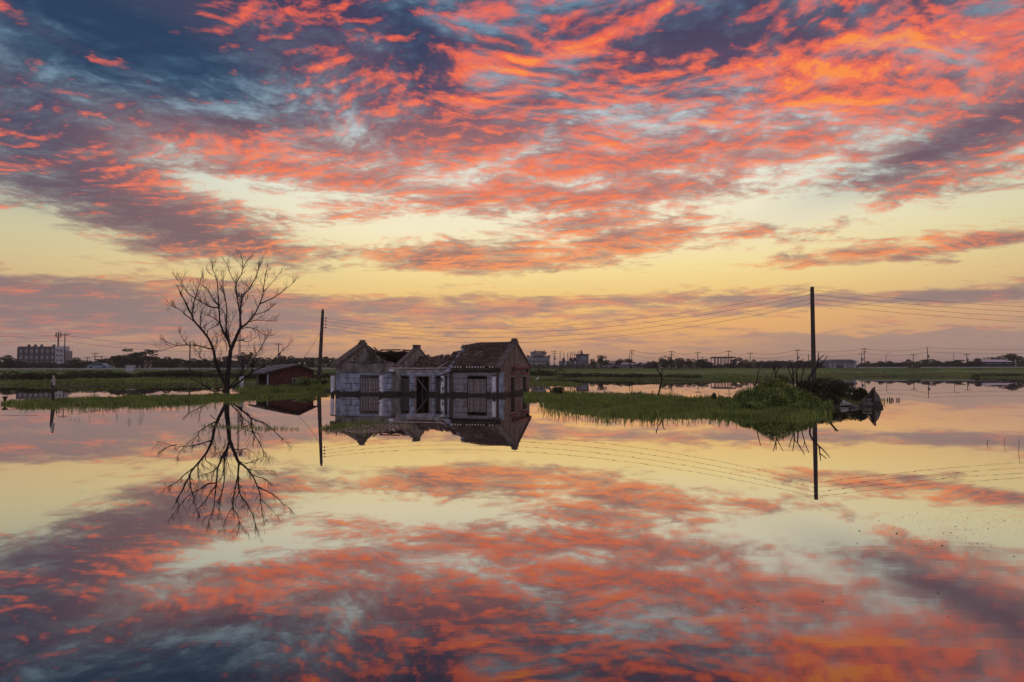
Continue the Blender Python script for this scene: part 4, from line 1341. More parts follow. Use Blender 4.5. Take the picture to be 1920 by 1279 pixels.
# ------------------------------------------------------------------ dead sapling and sticks on the mound
def stick(name, label, cat, pts, r0, r1, Y, forks=(), group=None, twigs=0):
    P = [at(x, y, Y) for x, y in pts]
    t = thing(name, label, cat, (P[0].x, P[0].y, 0), 0, group)
    o = Vector((P[0].x, P[0].y, 0))
    n = len(P)
    P[0].z = min(P[0].z, 0.25)
    MB().tube([p - o for p in P], [r0 + (r1 - r0) * i / (n - 1) for i in range(n)], 6).build('stem', M['bark'], t, True)
    for f in forks:
        Q = [at(x, y, Y + 0.12 * i) - o for i, (x, y) in enumerate(f)]
        MB().tube(Q, [r0 * .62 + (r1 * .8 - r0 * .62) * i / (len(Q) - 1) for i in range(len(Q))], 5).build('branch', M['bark'], t, True)
    return t
stick('dead_sapling', 'lone forked dead sapling standing in the grass between house and mound', 'sapling', [(1232, 750), (1236, 734), (1240, 719), (1240.6, 706), (1237, 699), (1233, 695), (1229, 681)], 0.055, 0.02, 36,
      [[(1240.6, 706), (1241.5, 696), (1243, 690), (1245.5, 686)], [(1240, 714), (1244, 710)], [(1229.6, 686), (1229, 680)]])
def zk(pts):
    return [(1320 + x / 3.761, 520 + y / 3.761) for x, y in pts]
sticks = [
    ('thin slanting dead stick at the left end of the mound', [(352, 800), (362, 765), (376, 705), (391, 638)], [[(362, 765), (345, 740)]], .022),
    ('short crooked dead stick left on the mound', [(428, 850), (425, 790), (430, 722), (452, 688)], [[(430, 740), (470, 700), (490, 660)]], .026),
    ('forked dead stick shaped like a Y over the dark shrub', [(520, 770), (515, 735), (500, 672), (478, 598)], [[(502, 690), (522, 650), (546, 598)], [(500, 660), (498, 602)]], .030),
    ('left stick of the upright bundle of dead sticks', [(640, 770), (632, 740), (612, 690), (588, 628)], [], .022),
    ('straight middle stick of the upright bundle', [(628, 770), (630, 700), (625, 650), (614, 600)], [[(628, 690), (645, 650)]], .024),
    ('leaning stick of the bundle reaching up to the right', [(655, 770), (656, 720), (650, 660), (672, 620), (698, 575)], [], .028),
    ('slim stick between the bundle and the tall pole', [(688, 770), (685, 730), (702, 660), (727, 588)], [[(700, 670), (692, 630)]], .020),
    ('crooked dead branch rising past the tall pole to its right', [(742, 780), (740, 718), (755, 682), (800, 636), (845, 592), (872, 554)], [[(800, 636), (806, 560), (808, 524)], [(803, 585), (850, 545)]], .036),
]
for lab, pts, forks, r in sticks:
    stick('dead_stick', lab, 'stick', zk(pts), r * 1.35, .014, 28.0, [zk(f) for f in forks], 'dead sticks on the mound')
stick('dead_log', 'thick dark dead limb leaning over the rubble right of the pole', 'log', zk([(835, 870), (862, 820), (895, 775), (938, 728)]), .055, .03, 28.5, [zk([(895, 775), (915, 745), (918, 725)])])

# rubble right of the mound
def lump(seed, sx, sy, sz):
    r = random.Random(seed)
    import bmesh
    bm = bmesh.new()
    bmesh.ops.create_icosphere(bm, subdivisions=2, radius=1.0)
    for v in bm.verts:
        k = 1 + r.uniform(-.16, .16)
        v.co = Vector((math.copysign(abs(v.co.x) ** .8, v.co.x) * sx * k, math.copysign(abs(v.co.y) ** .8, v.co.y) * sy * k, math.copysign(abs(v.co.z) ** .75, v.co.z) * sz * k))
    me = bpy.data.meshes.new('lump')
    bm.to_mesh(me)
    bm.free()
    return me
for k, (px, py, w, h, mt, lab) in enumerate([(1540, 757, 9, 9, 'rock', 'small grey stone at the end of the mound'), (1556, 760, 16, 10, 'rock', 'dark rounded stone below the leaning dead limb'),
        (1568, 762, 14, 12, 'rock', 'dark stone left of the pale slab'), (1608, 757, 20, 12, 'rock', 'grey block stacked right of the pale slab'), (1624, 762, 24, 9, 'rock', 'flat dark stone at the water under the wreck'),
        (1600, 764, 18, 7, 'rock', 'low wet stone in front of the pale slab'), (1645, 764, 18, 8, 'mud', 'dark lump at the tip of the rubble')]):
    p = on(px, py)
    sc = p.y / 1280
    me = lump(k, w * sc * .5, w * sc * .45, h * sc * .55)
    me.materials.append(M[mt])
    o = bpy.data.objects.new('boulder', me)
    COL.objects.link(o)
    o.location = (p.x, p.y, h * sc * .3)
    tag(o, lab, 'stone', 'rubble at the tip of the mound')
p = on(1585, 762)
mb = MB()
mb.prism([(-.42, 0, .0), (-.30, .02, .26), (.05, .03, .30), (.40, .02, .12), (.50, 0, .02)], None, None, (0.03, .32, 0.05))
o = mb.build('concrete_slab', M['pale_slab'])
o.location = (p.x, p.y, 0.03)
o.scale = (.72, .8, .62)
tag(o, 'pale broken slab lying in the rubble by the water', 'slab')
# the pointed wreck
p = on(1638, 762)
wk = thing('wreck', 'pointed dark wreck like a boat bow with one pale side, at the rubble tip', 'wreck', (p.x, p.y, 0), radians(-12))
wk.scale = (.78, .8, .86)
A, B, C, Dp, E = (-.42, 0, 0.12), (.02, .05, .84), (.10, .02, .86), (.42, -.05, .22), (.30, .75, .1)
MB().prism([(-.50, 0, .18), (-.10, .02, .62), (.0, .02, .86), (.07, .0, .30), (.02, 0, .02), (-.46, 0, .02)], None, None, (.06, .5, -.05)).build('hull_side', M['tyre'], wk)
MB().prism([(.06, -.03, .02), (.06, -.03, .78), (.22, -.05, .58), (.34, -.06, .30), (.36, -.06, .02)], None, None, (.08, .45, -.04)).build('pale_side', M['concrete'], wk)
MB().bar((-.02, -.02, .03), (.06, -.02, .93), .07).build('stem_post', M['old_wood'], wk)
MB().bar((-.52, -.02, .20), (.0, -.02, .88), .05).build('gunwale', M['old_wood'], wk)
for k in range(3):
    MB().bar((-.60 + .02 * k, -.05, .06 + .12 * k), (-.10, -.06, .07 + .13 * k), .05, .09).build('plank', M['concrete'], wk)
# little stakes in the water beyond it
for k, (px, h) in enumerate([(1664, .10), (1668, .13), (1671, .12), (1675, .09), (1682, .10), (1686, .12)]):
    p = on(px, 751)
    mb = MB()
    mb.tube([(0, 0, -.3), (random.uniform(-.02, .02), 0, h * .6), (random.uniform(-.04, .04), 0, h + .02)], [.035, .03, .018], 6)
    o = mb.build('stake', M['bark'])
    o.location = (p.x, p.y, 0)
    tag(o, nth(k) + ' of the short stakes in the water, counted from the wreck', 'stake', 'row of stakes right of the wreck')

# ------------------------------------------------------------------ small things on the left
p = on(100, 758)
post = thing('broken_post', 'leaning old post with a white painted board, standing in the left grass', 'post', (p.x, p.y, 0))
s = p.y / 1280
MB().tube([(0, 0, -.3), (-.02, 0, .28), (-.05, 0, .62), (-.085, 0, 1.00)], [.085, .075, .07, .05], 7).build('shaft', M['pole_concrete'], post)
MB().prism([(-.02, -.06, .85), (.10, -.06, .85), (.05, -.06, 1.28), (-.03, -.06, 1.30)], None, None, (0, .05, 0)).build('painted_board', M['pale_wood'], post)
MB().bar((-.11, .05, .2), (-.12, .05, 1.1), .05).build('side_lath', M['pale_wood'], post)
p = on(9, 756)
stump = thing('mooring_stump', 'short dark stump with a flat cap at the left end of the grass', 'stump', (p.x, p.y, 0))
MB().tube([(0, 0, -.2), (0, 0, .16), (0.01, 0, .24)], [.07, .06, .06], 8).build('shaft', M['bark'], stump)
MB().tube([(0, 0, .241), (0, 0, .31)], [.115, .11], 8).build('cap', M['bark'], stump)
p = on(453, 734)
bp_ = thing('painted_post', 'pale blue-white square post behind the bare tree', 'post', (p.x, p.y, 0))
MB().box(-.11, .11, -.11, .11, -.3, 1.05).build('shaft', M['white_post'], bp_)
MB().box(-.07, .07, -.07, .07, 1.053, 1.35).build('stub', M['pole_concrete'], bp_)
# weed stems in the open water
wr = random.Random(5)
def sprig(px, py, h):
    p = on(px, py)
    mb = MB()
    for k in range(wr.choice((1, 1, 2))):
        dx = wr.uniform(-.05, .05)
        x0 = wr.uniform(-.08, .08)
        hh = h * wr.uniform(.6, 1.1)
        mb.tube([(x0, 0, -.05), (x0 + dx * .5, 0, hh * .6), (x0 + dx * 1.2, wr.uniform(-.05, .05), hh), (x0 + dx * 2.0, 0, hh * wr.uniform(.7, 1.0))], [.005, .004, .003, .0015], 4)
    o = mb.build('water_weed', M['shrub_leaf'])
    o.location = (p.x, p.y, 0)
    return o
for k, px in enumerate(sorted(wr.uniform(128, 275) for _ in range(14))):
    o = sprig(px, wr.uniform(778, 792), wr.uniform(.08, .2))
    tag(o, nth(k) + ' weed stem from the left in the water below the left grass strip', 'weed', 'weed stems below the left grass strip')
for px, py, h, lab in ((1848, 833, .10, 'tiny weed stem in the water far right'), (1880, 834, .14, 'straight weed tuft in the water near the right edge'), (1913, 846, .22, 'forked weed at the right edge of the picture')):
    tag(sprig(px, py, h), lab, 'weed')

# floating litter before the house, flecks on the open water
LIT = [(607, 803), (640, 797), (700, 796), (760, 797), (772, 801), (740, 808), (690, 812), (650, 812), (618, 808)]
P = scatter_px(LIT, 2600, 0.2, 0.06)
Vl, Fl = leaf_cloud(np.concatenate([P, rng.uniform(0.004, 0.02, (len(P), 1))], 1), rng.uniform(.012, .04, len(P)), 2.5)
tag(np_mesh('floating_debris', Vl, Fl, M['litter']), 'raft of pale floating leaves and litter in front of the house', 'debris', kind='stuff')
P = np.concatenate([scatter_px([(604, 803), (680, 794), (730, 794), (680, 798), (620, 808)], 700, 0.4, 0.1), scatter_px(LIT, 300, .4, .05)])
tag(blades('grass', P, 0, rng.uniform(.03, .17, len(P)), .013, M['grass'], .5), 'grass tufts growing from the floating litter', 'grass', kind='stuff')
P = np.concatenate([scatter_px([(1560, 1010), (1700, 965), (1910, 960), (1915, 1050), (1750, 1040)], 300, .3, .1), scatter_px([(1360, 1120), (1900, 1100), (1900, 1270), (1350, 1270)], 60, 0, .1),
                    scatter_px([(560, 1000), (1200, 1010), (1200, 1260), (560, 1240)], 36, 0, .1), scatter_px([(1385, 1135), (1480, 1138), (1480, 1146), (1385, 1142)], 40, 0, .01),
                    scatter_px([(20, 900), (500, 900), (400, 1200), (30, 1200)], 26, 0, .1)])
szf = rng.uniform(.0022, .005, len(P)) * (1 + 1.2 * (rng.random(len(P)) < .06))
Vl, Fl = leaf_cloud(np.concatenate([P, np.full((len(P), 1), 0.004)], 1), szf * P[:, 1] / 4.0, 3)
tag(np_mesh('floating_debris', Vl, Fl, M['fleck']), 'dark flecks of debris scattered on the open water', 'debris', kind='stuff')

# ------------------------------------------------------------------ egrets
def egret(px, py, H, label, flip=1):
    p = on(px, py)
    e = thing('egret', label, 'bird', (p.x, p.y, 0.06), 0)
    s = H / 0.75
    path = [(-.30, .34, .02), (-.22, .38, .055), (-.10, .43, .085), (0.02, .47, .085), (.10, .50, .06), (.145, .545, .035), (.135, .60, .022), (.115, .65, .020), (.13, .70, .020), (.17, .725, .026), (.205, .722, .018), (.225, .72, .010)]
    mb = MB()
    mb.tube([(flip * a * s, 0, b * s) for a, b, r in path], [r * s for a, b, r in path], 8)
    mb.build('body', M['feather'], e, True)
    MB().tube([(flip * .222 * s, 0, .72 * s), (flip * .31 * s, 0, .705 * s)], [.010 * s, .002 * s], 6).build('beak', M['beak'], e)
    for q in (-.02, .02):
        MB().tube([(-.01 * flip * s, q, .40 * s), (.01 * flip * s, q, .2 * s), (0, q, -0.06)], [.012 * s, .009 * s, .008 * s], 5).build('leg', M['tyre'], e)
    return e
egret(1008, 717.5, 0.62, 'white egret standing on the grass spit beside the house', 1)
p = on(542, 729)
me = lump(77, .17, .12, .20)
me.materials.append(M['plastic'])
o = bpy.data.objects.new('plastic_bag', me)
COL.objects.link(o)
o.location = at(542, 722, p.y)
o.location.z = 0.42
tag(o, 'crumpled white bag under the small window of the shed', 'bag')

# ------------------------------------------------------------------ the brick shed
p = on(505, 731.5)
SA = radians(36)
shed = thing('brick_shed', 'small red brick shed with a bluish sheet-metal roof on the grass bank', 'shed', (p.x, p.y, 0.0), SA)
# local: x along the gable front (towards the right and away), y back along the side wall; the near corner is the origin
GW, SL, ZE, ZR, Z0 = 3.35, 3.6, 1.36, 1.93, 0.0
XA = 2.1                                        # ridge position
mb = MB()
plate(mb, 'x', 0.06, 0.26, 0.0, GW, Z0, ZE, [(1.72, 2.32, 0.42, 0.88)])
mb.prism([(0.0, 0.06, ZE), (GW, 0.06, ZE), (XA, 0.06, ZR - 0.06)], None, None, (0, 0.2, 0))
mb.build('gable_wall', M['joint'], shed)
mb = MB()
plate(mb, 'y', 0.06, 0.26, 0.06, SL, Z0, ZE, [(0.75, 3.0, Z0, 1.20)])
mb.build('side_wall', M['joint'], shed)
mb = MB()
mb.box(GW - 0.2, GW, 0.26, SL, Z0, ZE)
mb.box(0.26, GW - 0.2, SL - 0.2, SL, Z0, ZE)
mb.build('rear_wall', M['shed_brick'], shed)
# brick courses standing proud of the joints
bh, bl = 0.115, 0.34
rb = random.Random(3)
def brick(x0, x1, z0, z1):
    MB().box(x0 + .008, x1 - .008, 0.045 - rb.uniform(0, .006), 0.058, z0 + .008, z1 - .008).build('brick', M['shed_brick'], shed)
row = 0
z = 0.12
while z < ZR - 0.2:
    a = -bl / 2 * (row % 2)
    while a < GW:
        x0, x1 = max(a, 0), min(a + bl, GW)
        zc = z + bh
        lo = XA * (zc - ZE) / (ZR - ZE) if zc > ZE else 0
        hi = GW - (GW - XA) * (zc - ZE) / (ZR - ZE) if zc > ZE else GW
        x0, x1 = max(x0, lo + .02), min(x1, hi - .02)
        if x1 - x0 > 0.08 and not (x1 > 1.72 and x0 < 2.32 and z + bh > 0.42 and z < 0.88):
            brick(x0, x1, z, z + bh)
        a += bl
    row += 1
    z += bh
# window
w = MB()
w.box(1.72, 2.32, 0.05, 0.2, 0.83, 0.88); w.box(1.72, 2.32, 0.05, 0.2, 0.42, 0.46)
w.box(1.72, 1.77, 0.052, 0.198, 0.46, 0.83); w.box(2.27, 2.32, 0.052, 0.198, 0.46, 0.83)
w = w.build('window', M['pale_wood'], shed)
MB().box(2.00, 2.27, 0.12, 0.13, 0.46, 0.83).build('pane', M['dark_glass'], w)
MB().box(1.77, 1.99, 0.11, 0.12, 0.46, 0.83).build('pane', M['dusty_glass'], w)
MB().box(0.04, 0.2, 0.50, 0.74, Z0, 1.20).build('door_jamb', M['white_post'], shed)
# roof: sheet-metal slopes, ridge, verge boards
def slope(xa, za, xb, zb, mat, nm):
    y0, y1 = -0.30, SL + 0.25
    n = 22
    V, Fq = [], []
    for j in range(n + 1):
        y = y0 + (y1 - y0) * j / n
        c = 0.012 if j % 2 else 0.0
        V += [(xa, y, za + c), (xb, y, zb + c)]
    for j in range(n):
        a = 2 * j
        Fq.append((a, a + 1, a + 3, a + 2))
    o = np_mesh(nm, np.array(V), np.array(Fq), mat, shed)
    o.modifiers.new('thickness', 'SOLIDIFY').thickness = 0.02
slope(-0.42, ZE - 0.06, XA, ZR, M['zinc'], 'roof_sheet')
slope(XA, ZR, GW + 0.22, ZE - 0.07, M['old_wood'], 'roof_sheet')
for k in range(5):
    yy = 0.1 + k * 0.72
    MB().bar((-0.42, yy, ZE - 0.035), (XA, yy, ZR + 0.025), 0.035, 0.03).build('roof_seam', M['old_wood'] if k % 2 else M['iron'], shed)
MB().bar((-0.42, -0.31, ZE - 0.10), (XA, -0.31, ZR - 0.05), 0.04, 0.12).build('verge_board', M['old_wood'], shed)
MB().bar((GW + 0.22, -0.31, ZE - 0.11), (XA, -0.31, ZR - 0.05), 0.04, 0.12).build('verge_board', M['old_wood'], shed)
MB().bar((-0.44, -0.25, ZE - 0.13), (-0.44, SL + 0.2, ZE - 0.13), 0.05, 0.12).build('eave_board', M['old_wood'], shed)
MB().tube([(XA, -0.36, ZR - .02), (XA, -0.36, ZR + .10)], [.05, .035], 8).build('insulator', M['plastic'], shed)
SHED_TOP = Matrix.Translation(shed.location) @ Matrix.Rotation(SA, 4, 'Z') @ Vector((XA, -0.36, ZR + .08))

# ------------------------------------------------------------------ the two near poles and their wires
pr = at(1526.5, 736, 43.6)
tall = thing('utility_pole', 'tall plain concrete pole rising behind the mound', 'pole', (pr.x, pr.y, 0))
zt = at(1525, 538, 43.6).z
MB().tube([(0, 0, -1), (0, 0, 1.2), (0, 0, zt - .02), (0, 0, zt)], [.155, .145, .115, .10], 12).build('shaft', M['pole_concrete'], tall, False)
att_r = []
for k, y in enumerate((544.7, 553, 561, 569.5)):
    q = at(1525, y, 43.6)
    mb = MB()
    mb.tube([(-.16, -.10, q.z - .05), (-.16, -.10, q.z + .05)], [.035, .03], 7)
    mb.bar((-.16, -.10, q.z), (0.0, -.08, q.z), .02)
    mb.build('insulator', M['porcelain'], tall)
    att_r.append(Vector((pr.x - .16, pr.y - .10, q.z)))
lp0, lp1 = at(597.5, 726, 58), at(605.2, 583, 58)
lean = thing('utility_pole', 'leaning dark pole between the shed and the house', 'pole', (lp0.x, lp0.y, 0))
o0 = Vector((lp0.x, lp0.y, 0))
dirn = (lp1 - lp0)
MB().tube([lp0 - o0 - dirn * .15, lp0 - o0, lp0 + dirn * .5 - o0, lp1 - o0], [.20, .19, .155, .12], 10).build('shaft', M['pole_concrete'], lean)
MB().tube([lp1 - o0, lp1 - o0 + Vector((.02, 0, .16))], [.10, .08], 8).build('cap', M['porcelain'], lean)
att_l = []
for y in (597, 602.5, 608.5, 614.5):
    t = (726 - y) / (726 - 583)
    c = lp0.lerp(lp1, t)
    q = c + Vector((.34, -.1, 0))
    mb = MB()
    mb.bar(c - o0, q - o0, .03)
    mb.tube([q - o0 + Vector((0, 0, -.07)), q - o0 + Vector((0, 0, .07))], [.05, .045], 7)
    mb.build('insulator', M['porcelain'], lean)
    att_l.append(q)
ordn = ('topmost', 'second', 'third', 'lowest')
def wire(name, a, b, sag_, r, label, group=None, n=40):
    pts = []
    for i in range(n + 1):
        t = i / n
        q = a.lerp(b, t)
        q.z -= 4 * sag_ * t * (1 - t)
        pts.append(q)
    o = MB().tube(pts, r, 5, False).build(name, M['wire'])
    return tag(o, label, 'wire', group)
for k in range(4):
    wire('power_line', att_l[k], att_r[k], 1.55 + .1 * k, .0085, ordn[k] + ' of the four wires sagging over the house', 'wires over the house')
# the line goes on to the next pole, out of the picture on the right
pn = Vector((66.0, 47.0, 0))
nxt = thing('utility_pole', 'next concrete pole of the line beyond the right edge', 'pole', pn)
MB().tube([(0, 0, -1), (0, 0, zt - .02), (0, 0, zt)], [.155, .115, .10], 12).build('shaft', M['pole_concrete'], nxt)
for k in range(4):
    b = Vector((pn.x - .16, pn.y - .1, att_r[k].z))
    mb = MB()
    mb.bar(Vector((-.16, -.1, b.z)), Vector((0, -.08, b.z)), .02)
    mb.build('insulator', M['porcelain'], nxt)
    wire('power_line', att_r[k] + Vector((.32, 0, -.01)), b, 1.15 + .06 * k, .0085, ordn[k] + ' of the four wires right of the tall pole', 'wires right of the tall pole')
c = lp0.lerp(lp1, .76)
wire('service_wire', c, SHED_TOP, .18, .014, 'single wire dropping from the leaning pole to the shed gable')

# ------------------------------------------------------------------ far shore: bushes
def bush_proto(k):
    t = thing('bush', 'x', 'bush', (0, 0, 0))
    blobs = []
    for i in range(9):
        a = random.uniform(-1, 1)
        r = random.uniform(.45, .75)
        blobs.append((a * 1.25, random.uniform(-.5, .5), random.uniform(.35, .85), r, r * .8, r * .7))
    n = 1500
    Vl, Fl = leaf_cloud(crown_points(n, blobs), rng.uniform(.05, .13, n), .2)
    np_mesh('foliage', Vl, Fl, M['bank_leaf'], t)
    mb = MB()
    for i in range(5):
        mb.tube([(random.uniform(-.3, .3), 0, -.2), (random.uniform(-.9, .9), random.uniform(-.3, .3), random.uniform(.5, 1.0))], [.04, .015], 5)
    mb.build('stem', M['bark'], t)
    return t
bprotos = [bush_proto(k) for k in range(4)]
bused = [0] * 4
def far_bush(px, Y, h, wd, label, group):
    k = random.randrange(4)
    o = bprotos[k] if not bused[k] else copy_tree(bprotos[k])
    bused[k] = 1
    X = (px - 960) / 1280 * Y
    o.location = (X, Y, max(0.05, lz(X, Y)) - 0.05)
    o.rotation_euler.z = random.choice((0, pi)) + random.uniform(-.4, .4)
    o.scale = (wd / 2.9, wd / 2.9, h / 1.35)
    tag(o, label, 'bush', group)
for k, (px, w_, h, dy) in enumerate(sorted([(8, 80, 1.25, 12), (48, 60, 1.15, 13), (80, 55, 1.1, 14), (112, 50, 1.0, 18), (150, 60, 1.15, 24), (178, 60, 1.2, 25), (215, 60, .95, 26), (250, 66, .9, 27), (290, 60, .95, 26), (322, 54, 1.05, 24), (352, 66, 1.2, 22), (380, 56, 1.1, 22), (410, 60, .95, 23), (440, 60, .9, 22)])):
    Y = np.interp(px, SH[:, 0], SH[:, 1]) + dy
    far_bush(px, Y, h, w_ * Y / 1280 * 1.1, nth(k) + ' dark bush from the left on the bank left of the bare tree', 'bushes on the left bank')
for k, (px, w_, h, dy) in enumerate(sorted([(500, 60, .8, 14), (470, 50, .85, 15), (590, 60, .85, 14), (615, 56, .95, 13), (640, 50, .9, 14), (548, 50, .7, 16)])):
    Y = np.interp(px, SH[:, 0], SH[:, 1]) + dy
    far_bush(px, Y, h, w_ * Y / 1280 * 1.1, nth(k) + ' low bush from the left on the bank behind the brick shed', 'bushes behind the shed')
for k, (px, w_, h, dy) in enumerate(sorted([(1002, 40, 1.5, 6), (1030, 44, 1.35, 7), (1070, 40, .85, 5), (1092, 54, .8, 6), (1120, 44, .7, 6), (1160, 54, .8, 6), (1190, 54, .75, 5), (1212, 44, .65, 6), (1250, 50, .6, 12), (1295, 46, .6, 8)])):
    Y = np.interp(px, SH[:, 0], SH[:, 1]) + dy
    far_bush(px, Y, h, w_ * Y / 1280 * 1.1, nth(k) + ' low bush right of the house along the far waterline', 'bushes right of the house')
for k, (px, w_, h, dy) in enumerate(sorted([(1840, 40, .5, 6), (1876, 44, .6, 8), (1908, 44, .5, 7)])):
    Y = np.interp(px, SH[:, 0], SH[:, 1]) + dy
    far_bush(px, Y, h, w_ * Y / 1280 * 1.1, nth(k) + ' bush from the left on the far shore at the right edge', 'bushes at the right edge')

# ------------------------------------------------------------------ far trees
def tree_proto(kind):
    t = thing('far_tree', 'x', 'tree', (0, 0, 0))
    # unit tree about 6 m tall
    H = 6.0
    blobs = []
    if kind == 'round':
        for i in range(12):
            a = random.uniform(0, 2 * pi); r = random.uniform(.7, 1.15)
            blobs.append((cos(a) * random.uniform(.3, 1.5), sin(a) * random.uniform(.3, 1.3), random.uniform(1.5, 5.0), r, r, r * .8))
        n, trunk = 2200, 2.0
    elif kind == 'loose':
        for i in range(13):
            a = random.uniform(0, 2 * pi); r = random.uniform(.4, .75)
            blobs.append((cos(a) * random.uniform(.5, 2.1), sin(a) * random.uniform(.4, 1.6), random.uniform(2.8, 5.5), r * 1.3, r, r * .55))
        n, trunk = 1300, 2.8
    else:
        for i in range(9):
            a = random.uniform(0, 2 * pi); r = random.uniform(.5, .9)
            blobs.append((cos(a) * random.uniform(0, .8), sin(a) * random.uniform(0, .8), random.uniform(1.6, 5.3), r, r, r * 1.1))
        n, trunk = 1600, 1.6
    Vl, Fl = leaf_cloud(crown_points(n, blobs), rng.uniform(.10, .26, n), .2)
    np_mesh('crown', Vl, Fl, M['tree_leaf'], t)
    mb = MB()
    mb.tube([(0, 0, -.4), (.06, 0, trunk * .6), (.0, .05, trunk), (.1, 0, trunk + 1)], [.20, .15, .12, .06], 6)
    for b in blobs[:7]:
        mb.tube([(0.03, 0, trunk * random.uniform(.5, .9)), (b[0] * .5, b[1] * .5, b[2] - .6), (b[0], b[1], b[2])], [.08, .05, .02], 5)
    mb.build('trunk', M['bark'], t)
    return t
tprotos = [tree_proto(k) for k in ('round', 'loose', 'tall', 'round', 'loose', 'tall', 'round')]
tused = [0] * len(tprotos)
def far_tree(px, top, Y, wd, kind, label, group):
    ks = {'round': (0, 3, 6), 'loose': (1, 4), 'tall': (2, 5)}[kind]
    k = random.choice(ks)
    o = tprotos[k] if not tused[k] else copy_tree(tprotos[k])
    tused[k] = 1
    X = (px - 960) / 1280 * Y
    z0 = max(lz(X, Y), .2)
    H = at(px, top, Y).z - z0
    o.location = (X, Y, z0)
    o.rotation_euler.z = random.uniform(0, 2 * pi)
    w_ = wd * Y / 1280 / 4.0
    o.scale = (w_, w_, H / 5.75)
    tag(o, label, 'tree', group)
SKY_LEFT = [(-20, 672), (10, 664), (30, 676), (60, 678), (100, 680), (125, 678), (145, 669), (165, 677), (195, 670), (215, 666), (240, 663), (265, 657), (285, 660), (305, 671), (325, 668), (345, 672), (380, 673), (410, 670), (425, 666), (445, 670)]
SKY_L2 = [(462, 660), (480, 668), (500, 672), (520, 666), (535, 663), (555, 670), (575, 671), (590, 666), (605, 664), (625, 672), (640, 667)]
SKY_M = [(1112, 672), (1128, 665), (1145, 676), (1160, 672), (1172, 670), (1188, 676), (1205, 681), (1225, 676), (1245, 668), (1262, 666), (1282, 669), (1300, 670), (1318, 673), (1335, 678)]
SKY_R = [(1395, 670), (1380, 676), (1412, 678), (1430, 679), (1452, 674), (1475, 675), (1500, 676), (1520, 673), (1545, 680)]
SKY_RR = [(1620, 678), (1640, 676), (1660, 677), (1680, 679), (1700, 675), (1722, 675), (1742, 674), (1758, 673), (1775, 676), (1792, 674), (1810, 680), (1838, 670)]
def row(prof, lab, grp, Yb, step, x0, x1, wlo, whi):
    px = x0
    k = 0
    while px < x1:
        top = np.interp(px, [p[0] for p in prof], [p[1] for p in prof]) + random.uniform(-2.0, 3.0)
        far_tree(px, top, Yb + random.uniform(-12, 14), random.uniform(wlo, whi), random.choice(('round', 'round', 'loose', 'tall')), nth(k) + lab, grp)
        k += 1
        px += step * random.uniform(.7, 1.3)
row(SKY_LEFT, ' tree from the left in the treeline left of the bare tree', 'treeline left of the bare tree', 172, 17, 2, 440, 24, 36)
row(SKY_L2, ' tree from the left in the treeline behind the shed', 'treeline behind the shed', 200, 15, 452, 636, 22, 32)
row(SKY_M, ' tree from the factory in the treeline towards the steel canopy', 'treeline right of the factory', 215, 14, 1112, 1340, 20, 30)
row(SKY_R, ' tree from the steel canopy in the clump behind the mound', 'treeline behind the mound', 205, 14, 1375, 1552, 22, 32)
row(SKY_RR, ' tree from the warehouse in the treeline right of it', 'treeline right of the tall pole', 215, 14, 1615, 1835, 20, 30)
far_tree(268, 653, 168, 52, 'loose', 'broad open-crowned tree, tallest of the far left treeline', 'treeline left of the bare tree')
far_tree(243, 659, 170, 42, 'round', 'rounded tree just left of the tallest in the far left treeline', 'treeline left of the bare tree')
far_tree(222, 664, 166, 34, 'loose', 'lower open tree at the left end of the tall clump', 'treeline left of the bare tree')
far_tree(1865, 668, 222, 34, 'round', 'tree left behind the pale roof at the right edge', 'trees at the right edge')
far_tree(1880, 662, 228, 40, 'round', 'tallest tree behind the pale roof at the right edge', 'trees at the right edge')
far_tree(1900, 663, 226, 36, 'round', 'broad tree right of the pale roof at the right edge', 'trees at the right edge')
far_tree(1918, 668, 224, 30, 'round', 'last tree at the right edge of the picture', 'trees at the right edge')
far_tree(1935, 672, 224, 30, 'round', 'tree just past the right edge', 'trees at the right edge')
# scrub filling the foot of the treelines
FILL = [(-60, 676), (130, 680), (160, 679), (200, 674), (290, 670), (330, 675), (450, 676), (470, 670), (520, 673), (600, 671), (660, 674), (760, 676), (980, 678), (1000, 684), (1105, 684), (1120, 678), (1200, 684),
        (1240, 676), (1320, 679), (1340, 684), (1385, 683), (1400, 678), (1540, 680), (1560, 686), (1610, 686), (1625, 681), (1800, 681), (1840, 682), (1860, 686), (1900, 680), (1960, 678)]
C = []
for a, b, Y0, dens in [(-60, 450, 178, 1.0), (450, 1000, 206, 1.0), (1000, 1340, 222, 1.0), (1340, 1960, 216, 1.0)]:
    n = int((b - a) * 42 * dens)
    px = rng.uniform(a, b, n)
    Yv = Y0 + rng.uniform(-8, 12, n)
    Xv = (px - 960) / 1280 * Yv
    ty = np.interp(px, [q[0] for q in FILL], [q[1] for q in FILL]) + 2.2 * np.sin(px * .21) * np.sin(px * .083 + 1) + 1.5 * np.sin(px * .47)
    ztop = CAM_H + (690 - ty) / 1280 * Yv
    C.append(np.stack([Xv, Yv, .8 + rng.random(n) * (ztop - .8)], -1))
C = np.concatenate(C)
Vl, Fl = leaf_cloud(C, rng.uniform(.14, .32, len(C)), .2)
tag(np_mesh('undergrowth', Vl, Fl, M['tree_leaf']), 'continuous scrub along the foot of the far treelines', 'scrub', kind='stuff')

